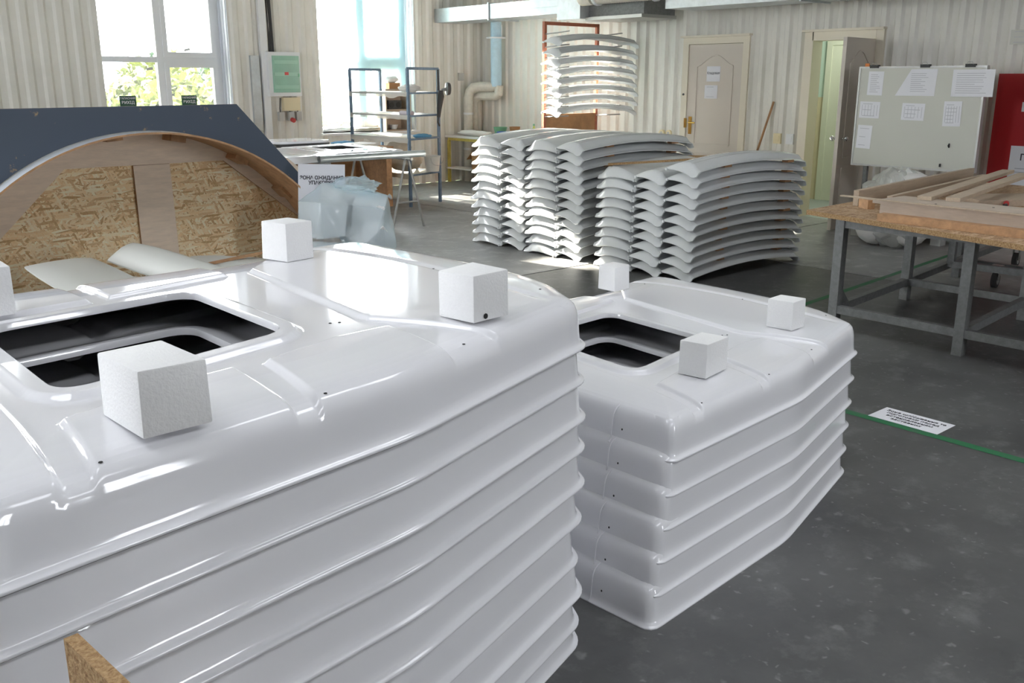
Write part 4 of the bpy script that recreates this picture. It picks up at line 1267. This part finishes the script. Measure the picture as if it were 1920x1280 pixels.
# switches and sockets
for k, (y, z, m, lab) in enumerate(((8.54, .893, cream_p, 'round cream wall socket left of the shut door, left one'), (8.42, .893, cream_p, 'round cream wall socket left of the shut door, right one'))):
    t = thing('wall_socket', lab, 'socket', (XW - .028, y, z), R(-90), 'sockets left of the shut door')
    MB().tube([(0, 0, 0), (0, -.03, 0)], .045, 20).build('plate', m, t, smooth=True)
    MB().tube([(0, -.03, 0), (0, -.034, 0)], .022, 14).build('insert', grey_p, t, smooth=True)
for k, (y, m, lab) in enumerate(((6.73, cream_p, 'square yellowed light switch between the two doors'), (6.555, pvc, 'square white light switch between the two doors'))):
    t = thing('light_switch', lab, 'switch', (XW - .028, y, .90), R(-90), 'switches between the doors')
    MB().box(-.05, .05, -.03, 0, -.06, .06).build('plate', m, t)
    MB().box(-.03, .03, -.036, -.03, -.035, .035).build('rocker', m, t)
# broom handle leaning on the wall
br = thing('broom', 'wooden broom handle leaning on the ribbed wall between the doors', 'broom', (9.80, 6.98, 0))
MB().tube([(0, .03, .10), (.285, -.17, 1.33)], .013, 10).build('handle', brownw, br, smooth=True)
MB().tube([(.05, -.005, .33), (.085, -.03, .50)], .018, 10).build('sleeve', black, br, smooth=True)
MB().box(-.13, .13, 0, .06, .0, .10).build('brush_head', black, br)

# pallet with wrapped bundle behind the open door
pl = thing('pallet', 'low grey pallet standing on blocks under the whiteboard', 'pallet', (9.62, 4.62, 0))
for i, x in enumerate((-.30, -.02, .27)):
    for j, y in enumerate((.52, .09, -.34)):
        MB().box(x - .06, x + .06, y - .05, y + .05, .0, .085).build('block', grey_p, pl)
for i in range(6):
    MB().box(-.36 + .125 * i, -.36 + .125 * i + .10, -.42, .60, .107, .125).build('slat', brownw, pl)
for y in (.52, .09, -.34):
    MB().box(-.36, .36, y - .05, y + .05, .085, .107).build('bearer', brownw, pl)
def lump(mb, c, s, seed, amp=.12, freq=2.4, nu=14, nv=20, flat=0.0):
    P = []
    for i in range(nu):
        th = math.pi * i / (nu - 1); r = []
        for j in range(nv + 1):
            ph = 2 * math.pi * (j % nv) / nv
            d = Vector((math.sin(th) * math.cos(ph), math.sin(th) * math.sin(ph), math.cos(th)))
            e = 1 + amp * mnoise.noise(d * freq + Vector((seed * 3.1, seed, 0))) + amp * .4 * mnoise.noise(d * freq * 3 + Vector((seed, 5, 1)))
            p = Vector((d.x * s[0], d.y * s[1], d.z * s[2])) * e
            r.append(Vector(c) + p)
        P.append(r)
    mb.grid(P, nu, nv + 1)
    return mb
wr_ = thing('wrapped_rolls', 'bundle of white rolls in clear wrap heaped before the whiteboard', 'bundle', (8.88, 4.50, .0))
for k, (c, s) in enumerate((((-.02, .22, .17), (.15, .18, .16)), ((.02, -.12, .20), (.15, .20, .18)), ((.0, .16, .45), (.13, .16, .15)), ((.02, -.06, .62), (.14, .22, .13)))):
    lump(MB(), c, s, k + 2, .10, 2.0).build('roll', white_cl, wr_, smooth='all')
w_ = MB(); lump(w_, (.0, .03, .38), (.20, .37, .375), 9, .20, 3.2, 22, 32)
w_.build('wrap', film_c, wr_)

# ================================================================== YELLOW BENCH IN THE CORNER
yb_ = thing('yellow_bench', 'white-topped bench with yellow steel frame in the corner', 'bench', (9.40, 10.9, 0))
MB().box(-.04, .66, -1.2, 1.08, .700, .735).box(-.04, .18, 1.08, 1.50, .700, .735).build('top', white_cl, yb_)
for y in (1.45, .2, -1.1):
    for x in (.0, .58):
        if x > .1 and y > 1.2: y = 1.04
        MB().box(x - .02, x + .02, y - .02, y + .02, 0, .66).build('leg', yellow, yb_)
MB().box(-.02, .02, -1.1, 1.45, .655, .695).build('rail', yellow, yb_)
MB().box(.56, .60, -1.1, 1.04, .655, .695).build('rail', yellow, yb_)
MB().box(-.03, .18, 0.1, 1.48, .21, .235).box(.18, .62, 0.1, 1.06, .21, .235).build('lower_shelf', white_cl, yb_)
for z, nm in ((.235, 0),):
    cb = thing('cardboard_box', 'brown cardboard box tilted on the lower shelf of the yellow bench', 'box', (9.56, 11.66, .238), R(12))
    MB().prism([(-.16, -.30, 0), (.20, -.30, .0), (.20, -.30, .25), (-.16, -.30, .25)], (0, .42, 0)).build('carton', card, cb)
    MB().prism([(-.16, .12, .25), (.20, .12, .25), (.22, .24, .14), (-.14, .24, .14)], (0, .004, .004)).build('flap', card, cb)
    mb = MB()
    for i in range(6): mb.box(-.1615, -.160, -.27 + .04 * i, -.245 + .04 * i, .10, .17)
    mb.build('print', black, cb)
o = MB(); lump(o, (0, 0, 0), (.10, .40, .045), 31, .25, 3.0)
tag(o.build('white_bundle', white_cl, smooth='all', loc=(9.49, 11.80, .780)), 'white paper bundle lying on the left of the yellow bench', 'bundle')
def bowl(name, mat, loc, r, h, label):
    o = MB().lathe((0, 0, 0), [(0, 0), (r * .6, 0), (r * .8, h * .4), (r, h), (r * .94, h), (r * .72, h * .42), (0, h * .1)], 20).build(name, mat, smooth=True, loc=loc)
    tag(o, label, 'bowl')
bowl('bowl', blue_pl, (9.62, 11.30, .736), .085, .085, 'blue plastic bowl on the corner bench')
bowl('bowl', green_pl, (9.80, 11.55, .736), .11, .14, 'green plastic basin on the corner bench')
bowl('bowl', card, (9.88, 11.30, .736), .085, .15, 'brown pot on the corner bench behind the blue bowl')
def bottle(loc, h, r, mat, label, capm=pvc):
    t = thing('bottle', label, 'bottle', loc)
    MB().lathe((0, 0, 0), [(0, 0), (r, 0), (r, h * .6), (r * .4, h * .8), (r * .35, h * .88), (0, h * .88)], 16).build('body', mat, t, smooth=True)
    MB().lathe((0, 0, h * .88), [(0, 0), (r * .45, 0), (r * .45, h * .12), (0, h * .12)], 12).build('cap', capm, t, smooth=True)
bottle((9.66, 10.62, .736), .22, .035, yelgreen, 'yellow-green bottle on the corner bench', green_pl)
bottle((9.72, 10.72, .736), .17, .030, pvc, 'white bottle beside the yellow-green bottle')
o = MB(); lump(o, (0, 0, 0), (.07, .24, .035), 41, .2, 3.0)
tag(o.build('blue_cloth', bluepipe, smooth='all', loc=(9.66, 11.03, .770)), 'light blue rag on the corner bench beside the blue bowl', 'rag')
o = MB(); lump(o, (0, 0, 0), (.10, .22, .05), 43, .2, 3.0)
tag(o.build('grey_cloth', dustsack, smooth='all', loc=(9.86, 10.98, .783)), 'grey rag heap on the corner bench behind the blue rag', 'rag')

# ================================================================== DUCTS AND PIPES
du = thing('air_duct', 'long pale metal air duct running along the top of the door wall', 'duct', (9.2, 11.0, 2.43))
for k, (a, b) in enumerate(((1.40, .10), (.08, -1.36))):
    MB().box(0, .55, b, a, 0, .20).build('duct_section', galv, du)
    MB().box(-.006, .0, b, a, .096, .102).build('seam', galv, du)
MB().box(-.02, .57, .08, .10, -.02, .22).build('flange', galv, du)
for k in range(5):
    pass
bx_ = thing('duct_box', 'grey metal distribution box at the end of the air duct', 'duct', (9.15, 9.19, 2.345))
MB().box(0, .75, 0, .43, 0, .55).build('box', galv, bx_)
MB().box(.16, .75, -.95, 0, .02, .55).build('hood', steel_g, bx_)
MB().box(.10, .76, -.97, .0, -.02, .02).build('lip', steel, bx_)
MB().tube([(.04, -.20, .27), (.04, .0, .27)], [.115, .115], 20).build('spigot', lag, bx_, smooth=True)
fx = thing('flexible_pipe', 'crinkled pale flexible pipe beside the distribution box', 'pipe', (9.19, 8.45, 2.615))
MB().tube([(.0, .50 - .02 * k, .0) for k in range(52)], [.105 + (.008 if k % 2 else 0) for k in range(52)], 18).build('hose', lag, fx, smooth=True)
for y in (.48, -.48):
    MB().tube([(.0, y, .0), (.0, y - .04, .0)], .128, 20).build('clamp_ring', pvc, fx, smooth=True)
d2_ = thing('air_duct', 'grey metal duct continuing right above the two doors', 'duct', (9.25, 5.65, 2.40))
for k in range(3):
    MB().box(0, .55, 2.2 - 1.85 * (k + 1) + .01, 2.2 - 1.85 * k, 0 + .0, .45).build('duct_section', galv, d2_)
    MB().box(-.02, .57, 2.2 - 1.85 * (k + 1) - .01, 2.2 - 1.85 * (k + 1) + .01, -.02, .47).build('flange', galv, d2_)
for k, y in enumerate((9.9, 11.6)):
    pass
vp = thing('riser_pipe', 'light blue insulated vertical pipe in the corner', 'pipe', (9.93, 11.80, 1.42))
MB().tube([(0, 0, .06), (0, 0, 1.02)], .085, 20).build('pipe', bluepipe, vp, smooth=True)
MB().tube([(0, 0, .78), (0, 0, .80)], .15, 20).build('collar', pvc, vp, smooth=True)
MB().tube([(.06, -.06, .80), (.06, -.06, .98)], .012, 8).build('rod', pvc, vp, smooth=True)
lp = thing('lagged_pipe', 'lagged pipe loop bending down to the floor in the corner', 'pipe', (9.70, 12.22, 0))
def arc_pts(c, a, b, r, n=7):
    c, a, b = Vector(c), Vector(a).normalized(), Vector(b).normalized()
    return [c - a * r * math.cos(t) * 1 + b * r * (math.sin(t)) for t in [math.pi / 2 * k / (n - 1) for k in range(n)]]
pp = [(.0, 0, 0), (.0, 0, 1.30), (.015, -.02, 1.40), (.06, -.06, 1.465), (.13, -.13, 1.48), (.20, -.36, 1.48), (.23, -.42, 1.50)]
MB().tube(pp, .075, 16).build('upper_run', lag, lp, smooth=True)
pp = [(.16, .06, 0), (.16, .06, 1.22), (.165, .02, 1.30), (.18, -.08, 1.34), (.24, -.40, 1.34), (.245, -.46, 1.37), (.245, -.47, 1.50)]
MB().tube(pp, .070, 16).build('lower_run', lag, lp, smooth=True)
for z in (.5, 1.05):
    MB().tube([(0, 0, z), (0, 0, z + .03)], .082, 16).build('band', pvc, lp, smooth=True)
wb_ = MB().box(-.05, .05, -.03, .0, -.06, .06).build('wall_box', grey_p, loc=(9.68, YW - .03, 1.63)); tag(wb_, 'small grey box on the wall above the lagged pipe', 'box')

# ================================================================== ELECTRICS ON THE WINDOW WALL
ec = thing('distribution_board', 'white electrical cabinet with green see-through door between the windows', 'electrical cabinet', (6.30, YW - .03, 1.365))
MB().box(0, .485, -.11, 0, 0, .585).build('housing', pvc, ec)
dr = MB().box(.055, .450, -.135, -.11, .05, .535).build('door', greenp, ec)
for z in (.10, .27, .43): MB().box(.075, .43, -.139, -.135, z, z + .045).build('breaker_row', nmat('green_row_%d' % int(z * 100), (.36, .60, .47), .3), dr)
MB().box(.425, .445, -.150, -.135, .26, .30).build('latch', green_pl, dr)
MB().box(.22, .28, -.140, -.136, .28, .32).build('breaker', red_pl, dr)
jb = thing('junction_box', 'cream junction box with sockets below the electrical cabinet', 'box', (6.52, YW - .03, 1.0))
MB().box(0, .25, -.07, 0, .165, .345).build('box', cream_p, jb)
for k, x in enumerate((-.075, .075, .195)):
    s_ = MB().box(x, x + .075, -.06, 0, .03, .15).build('socket', grey_p, jb)
    if k == 1: MB().tube([(x + .04, -.06, .045), (x + .04, -.11, .035)], .032, 14).build('plug', red_pl, jb, smooth=True)
    MB().tube([(x + .035, -.02, .15), (x + .03, -.025, .20), (x + .05, -.015, .34)], .008, 6).build('cable', dgrey, jb)
cbk = thing('cable_bundle', 'dark bundle of cables dropping into the electrical cabinet', 'cables', (6.36, YW - .04, 1.95))
for k in range(6):
    x = .012 * k; rr = random.Random(k)
    MB().tube([(x, -.03 - .01 * (k % 2), 0), (x - .005 + rr.uniform(-.01, .01), -.03, .4), (x - .02, -.03, 1.0), (x - .03, -.03, 2.9)], .009, 6).build('cable', dgrey if k % 2 else black, cbk, smooth=True)
ch = MB().box(0, .125, -.05, 0, 0, 1.0).build('cable_channel', galv, loc=(6.08, YW - .02, .90)); tag(ch, 'grey metal cable channel left of the electrical cabinet', 'channel')
ch = MB().box(0, .10, -.06, 0, 0, ZC - .06).build('cable_channel', pvc, loc=(6.235, YW - .02, .03)); tag(ch, 'tall white trunking running up beside the electrical cabinet', 'channel')

# ================================================================== BAG OF FOAM AND ITS SIGN
bx, by = 2.93, 4.96
rnd = random.Random(5)
bag = thing('plastic_bag', 'bluish see-through plastic bag stuffed with foam offcuts', 'bag', (bx, by, 0))
me_off = MB().cbox(.20, .18, .19, .006, .006, 21).mesh('foam_piece', foam, True)
me_off2 = MB().cbox(.24, .16, .20, .006, .006, 22).mesh('foam_piece', foam, True)
spots = [(-.15, -.08, .70, 2, 4, 18), (.08, -.10, .60, 30, 38, 30), (-.17, -.08, .46, -6, 10, 8), (.17, -.06, .72, 10, -16, 50), (-.02, -.12, .34, 46, 20, 15),
         (.17, -.05, .40, -14, 25, 70), (-.15, -.06, .22, 12, -12, 30), (.02, .02, .01, 0, 0, 80), (-.15, .0, .01, 0, 0, 15), (.15, -.02, .14, 20, 15, 50), (.02, .06, .76, 20, 10, 10)]
names = ['upper left', 'upper right', 'left, second row', 'right, second row', 'centre, third row', 'right, third row', 'left, third row', 'centre, lowest row', 'left, lowest row', 'right, lowest row', 'topmost, at the back']
hull = bmesh.new()
for k, (x, y, z, a, b, c) in enumerate(spots):
    m_ = me_off if k % 2 else me_off2
    o = obj('foam_offcut', m_, None, (bx + x, by + y, z), (R(a), R(b), R(c)))
    tag(o, 'white foam offcut inside the plastic bag, %s' % names[k], 'foam block', 'foam offcuts in the bag')
    M_ = Matrix.Translation((x, y, z)) @ Euler((R(a), R(b), R(c))).to_matrix().to_4x4()
    for v in m_.vertices:
        p = M_ @ v.co
        hull.verts.new((p.x * 1.02, p.y * 1.02, max(.004, .45 + (p.z - .45) * 1.01)))
bmesh.ops.convex_hull(hull, input=hull.verts)
bmesh.ops.delete(hull, geom=[v for v in hull.verts if not v.link_faces], context='VERTS')
bmesh.ops.triangulate(hull, faces=hull.faces)
for it in range(4):
    bmesh.ops.subdivide_edges(hull, edges=[e for e in hull.edges if e.calc_length() > .045], cuts=1, use_grid_fill=False)
    bmesh.ops.triangulate(hull, faces=hull.faces)
hull.normal_update()
for v in hull.verts:
    p = v.co
    w = mnoise.noise(p * 9) * .010 + mnoise.noise(p * 24 + Vector((3, 1, 7))) * .006 - .02 * max(0, mnoise.noise(p * 4 + Vector((9, 2, 4))))
    v.co += v.normal * w
    v.co.z = max(.003, v.co.z)
me = bpy.data.meshes.new('film'); hull.to_mesh(me); hull.free()
me.materials.append(film_bag); me.polygons.foreach_set('use_smooth', [True] * len(me.polygons)); me.set_sharp_from_angle(angle=R(30))
obj('film', me, bag)
P = []
for i in range(11):
    P.append([(.14 + .20 * i / 10, -.06 + .030 * (j - 3) * (1 - i / 14), .93 - .05 * i / 10 + .020 * mnoise.noise(Vector((i * .7, j * .9, 2))) + .02 * (j % 2) * (i / 10)) for j in range(7)])
MB().grid(P, 11, 7).build('flap', film_bag, bag, smooth='all')
lump(MB(), (.13, .0, .965), (.15, .10, .055), 17, .35, 3.5).build('gathered_top', film_bag, bag)
sg = thing('zone_sign', 'white paper zone sign on a stick behind the plastic bag', 'sign', (2.84, 5.068, 0))
sg.rotation_euler = (0, R(3), R(-14))
MB().box(-.142, .142, -.002, .0, .78, 1.100).build('sheet', paper, sg)
text_mesh('ЗОНА ОЖИДАНИЯ\nУПАКОВКИ', .029, ink, sg, (0.0, -.0028, 1.005), (R(90), 0, 0), bold=.0010)
MB().tube([(0, .012, 0.0), (0, .012, 1.09)], .008, 8).build('stick', steel_g, sg, smooth=True)
MB().tube([(0, .012, 0.0), (0, .012, .02)], .05, 16).build('foot', steel_g, sg, smooth=True)

# ================================================================== TRESTLES WITH A ROOF SHELL
def trestle(label, x, y0, y1, h=.755, sp=.21):
    t = thing('trestle', label, 'trestle', (x, (y0 + y1) / 2, 0), 0, 'steel trestles')
    a = (y1 - y0) / 2
    MB().tube([(0, -a - .1, h), (0, a + .1, h)], .016, 8).build('beam', trest, t, smooth=True)
    for s in (-1, 1):
        for q in (-1, 1):
            MB().tube([(q * .02, s * a, h), (q * sp, s * a, .0)], .014, 8).build('leg', trest, t, smooth=True)
        MB().tube([(-sp * .62, s * a, h * .38), (sp * .62, s * a, h * .38)], .010, 8).build('brace', trest, t, smooth=True)
    return t
trestle('grey steel trestle under the right end of the propped roof shell', 6.01, 8.66, 9.66)
trestle('grey steel trestle under the left end of the propped roof shell', 5.05, 8.75, 9.75)
t = roof_shell((4.70, 9.90, .772), math.pi, 'white roof shell lying across the steel trestles by the shelf rack', None, False, False)
t.scale = (.97, .97, .55)
pp_ = MB().tube([(-.90, 0, 0), (.40, 0, 0)], .036, 18, caps=False).tube([(.40, 0, 0), (-.90, 0, 0)], .028, 18, caps=False)
o = pp_.build('steel_tube', galv, smooth=True, loc=(5.80, 8.600, .8075)); tag(o, 'grey tube lying on the trestles along the propped roof shell', 'tube')

# ================================================================== WORKBENCH BY THE WINDOW WALL
wbk = thing('wooden_workbench', 'brown wooden workbench standing behind the trestles', 'workbench', (6.35, 10.75, 0))
MB().box(-.95, .62, -.42, .42, .725, .765).build('top', brownw, wbk)
MB().box(.52, .60, -.40, .40, 0, .725).build('end_panel', plyedge, wbk)
MB().box(-.93, -.85, -.40, .40, 0, .725).build('end_panel', plyedge, wbk)
MB().box(-.85, .52, .34, .40, .15, .60).build('back_rail', brownw, wbk)
bs = thing('black_edged_cover', 'white cover with black rounded edge on the wooden workbench', 'cover', (5.72, 10.62, .766))
def rrect(w, d, r, n=6):
    out = []
    for cx_, cy_, a0_ in ((w / 2 - r, d / 2 - r, 0), (-w / 2 + r, d / 2 - r, 90), (-w / 2 + r, -d / 2 + r, 180), (w / 2 - r, -d / 2 + r, 270)):
        out += [(cx_ + r * math.cos(R(a0_ + 90 * k / n)), cy_ + r * math.sin(R(a0_ + 90 * k / n))) for k in range(n + 1)]
    return out
MB().prism([(x, y, 0) for x, y in rrect(.72, .60, .10)], (0, 0, .085)).build('rim', black, bs, smooth=True)
MB().prism([(x, y, .085) for x, y in rrect(.70, .58, .09)], (0, 0, .028)).build('lid', gel, bs, smooth=True)
o = MB(); lump(o, (0, 0, 0), (.17, .11, .035), 51, .25, 3.5)
tag(o.build('blue_rag', blue_cl, smooth='all', loc=(6.45, 10.70, .800)), 'crumpled blue rag on the wooden workbench', 'rag')
o = MB(); lump(o, (0, 0, 0), (.28, .18, .03), 53, .25, 3.5)
tag(o.build('white_rag', white_cl, smooth='all', loc=(6.52, 10.45, .795)), 'crumpled white sheet on the wooden workbench', 'rag')

# ================================================================== BLUE SHELF RACK
ang = math.atan2(.20, .62)
rk2 = thing('shelf_rack', 'blue steel shelf rack with sagging dusty film on its shelves', 'rack', (7.07, 10.12, 0))
P3, P4, P2, P1_ = Vector((0, 0, 0)), Vector((.62, .20, 0)), Vector((.645, 1.596, 0)), Vector((.02, 1.38, 0))
HT = 1.72
for p in (P3, P4, P2, P1_):
    MB().bar(p, p + Vector((0, 0, HT)), .032, .032).build('post', blue_p, rk2)
for a, b in ((P3, P4), (P1_, P2)):
    MB().bar(a + Vector((0, 0, HT)), b + Vector((0, 0, HT)), .032, .032).build('top_bar', blue_p, rk2)
SH = [.40, .85, 1.14, 1.42]
for z in SH:
    for a, b in ((P3, P4), (P1_, P2), (P3, P1_), (P4, P2)):
        MB().bar(a + Vector((0, 0, z)), b + Vector((0, 0, z)), .022, .022).build('shelf_bar', blue_p, rk2)
for k, z in enumerate(SH):
    Pg = []
    sag = [.10, .045, .05, .035][k]
    for i in range(15):
        u = i / 14; r = []
        for j in range(21):
            v = j / 20
            p = P3.lerp(P4, u).lerp(P1_.lerp(P2, u), v)
            zz = z + .014 - sag * (math.sin(math.pi * v) ** .8) * (.55 + .45 * math.sin(math.pi * u)) + .012 * mnoise.noise(Vector((u * 4, v * 7, k * 3.3)))
            if j in (0, 20) or i in (0, 14): zz = z + .014
            r.append((p.x, p.y, zz))
        Pg.append(r)
    # front skirt hanging over the near bar
    MB().grid(Pg, 15, 21).build('shelf_film', film_s if k else dustsack, rk2, smooth='all')
    Sk = []
    for i in range(15):
        u = i / 14; p = P3.lerp(P4, u); q = P3.lerp(P1_, u)
        Sk.append([(q.x - .018, q.y, z + .014), (q.x - .022 - .01 * mnoise.noise(Vector((u * 9, 0, k))), q.y, z - .045 - .035 * mnoise.noise(Vector((u * 6, 3, k)))) ])
    MB().grid(Sk, 15, 2).build('film_skirt', film_s if k else dustsack, rk2, smooth='all')
# things on the rack
o = MB(); lump(o, (0, 0, 0), (.13, .09, .03), 61, .3, 3.5)
tag(o.build('blue_rag', blue_cl, smooth='all', loc=(7.42, 10.32, .875)), 'crumpled blue rag on the lower film shelf of the rack', 'rag')
o = MB().tube([(0, -.13, 0), (0, .13, 0)], .030, 14).build('paper_roll', nmat('mauve_paper', (.50, .45, .50), .7), smooth=True, loc=(7.28, 10.46, 1.165)); tag(o, 'mauve rolled paper on the middle shelf of the rack', 'roll')
o = MB(); lump(o, (0, 0, 0), (.16, .10, .05), 63, .35, 3.5)
tag(o.build('white_rag', white_cl, smooth='all', loc=(7.45, 10.62, 1.475)), 'crumpled white paper on the top shelf of the rack', 'rag')
for k, (u, v, r, l, z) in enumerate(((.45, .28, .115, .45, .53), (.45, .62, .10, .42, .52), (.5, .46, .10, .42, .68))):
    p = P3.lerp(P4, u).lerp(P1_.lerp(P2, u), v)
    mb = MB(); lump(mb, (0, 0, 0), (l * .62, r * 1.35, r), 70 + k, .16, 2.2)
    o = mb.build('sack', dustsack, smooth='all', loc=(7.07 + p.x, 10.12 + p.y, z), rot=(0, 0, ang))
    tag(o, ['dusty grey sack at the front of the rack\'s bottom shelf', 'dusty grey sack at the back of the rack\'s bottom shelf', 'dusty grey sack lying on the two lower ones on the rack'][k], 'sack')
bk = thing('bucket', 'white plastic bucket beside the bottom shelf of the rack', 'bucket', (7.50, 10.22, .425))
MB().lathe((0, 0, 0), [(0, 0), (.085, 0), (.105, .19), (.112, .20), (.100, .195), (.08, .01), (0, .01)], 22).build('pail', bucketw, bk, smooth=True)
MB().tube([(.105 * math.cos(a), -.11 - .0 * a, .18 - .10 * math.sin(a)) for a in [math.pi * k / 10 for k in range(11)]], .003, 6).build('bail', steel, bk)
# polisher hung on the rack's right post
ps = thing('polisher', 'black polishing machine with round pad hung on the rack post', 'tool', (7.70, 10.25, 1.05))
MB().tube([(-.06, 0, .06), (-.05, 0, .18), (-.02, 0, .33), (-.02, 0, .40)], [.022, .035, .045, .03], 12).build('body', black, ps, smooth=True)
MB().tube([(-.06, 0, .40), (-.06, 0, .66)], .014, 8).build('side_handle', black, ps, smooth=True)
MB().tube([(.0, 0, .40), (.07, -.02, .42)], .022, 10).build('neck', steel, ps, smooth=True)
MB().tube([(.06, -.02, .42), (.10, -.035, .42)], [.085, .075], 22).build('pad', dgrey, ps, smooth=True)
MB().tube([(-.06, 0, .08), (-.075, 0, .0), (-.05, 0, -.05)], .012, 8).build('cable_tail', black, ps, smooth=True)

# ================================================================== CLUTTER ON THE WINDOW SILL
sb = thing('sill_shelf_box', 'open wooden shelf box standing on the window sill', 'shelf', (8.22, YW + .06, .831))
for a in ((-.0, .02), (.44, .46)):
    MB().box(a[0], a[1], -.13, .13, 0, .62).build('side', pine, sb)
for z in (0, .30, .60):
    MB().box(.02, .44, -.13, .13, z, z + .02).build('board', pine, sb)
MB().box(.02, .44, .12, .13, .02, .60).build('back', pine, sb)
rd = thing('radio', 'dark radio on the upper board of the sill shelf box', 'radio', (8.42, YW + .04, 1.152))
MB().box(-.12, .12, -.06, .06, 0, .13).build('case', dgrey, rd)
for x in (-.06, .06): MB().tube([(x, -.06, .065), (x, -.068, .065)], .042, 16).build('speaker', black, rd, smooth=True)
o = MB().box(-.10, .10, -.05, .05, 0, .09).build('carton', card, loc=(8.42, YW + .02, 1.452 + .0)); tag(o, 'small brown carton on top of the sill shelf box', 'box')
o = MB(); lump(o, (0, 0, 0), (.11, .07, .05), 81, .3, 3.0)
tag(o.build('white_rag', white_cl, smooth='all', loc=(8.40, YW + .02, 1.59)), 'crumpled white cloth heaped on the small carton', 'rag')
bowl('bowl', pvc, (8.42, YW + .04, .852), .075, .07, 'white bowl in the lower part of the sill shelf box')
o = MB(); lump(o, (0, 0, 0), (.26, .09, .04), 83, .3, 3.0)
tag(o.build('white_rag', white_cl, smooth='all', loc=(7.52, YW + .14, .872)), 'crumpled white sheet on the left of the window sill', 'rag')
o = MB(); lump(o, (0, 0, 0), (.22, .08, .03), 84, .3, 3.0)
tag(o.build('grey_rag', dustsack, smooth='all', loc=(7.98, YW + .06, .868)), 'greyish rag on the middle of the window sill', 'rag')
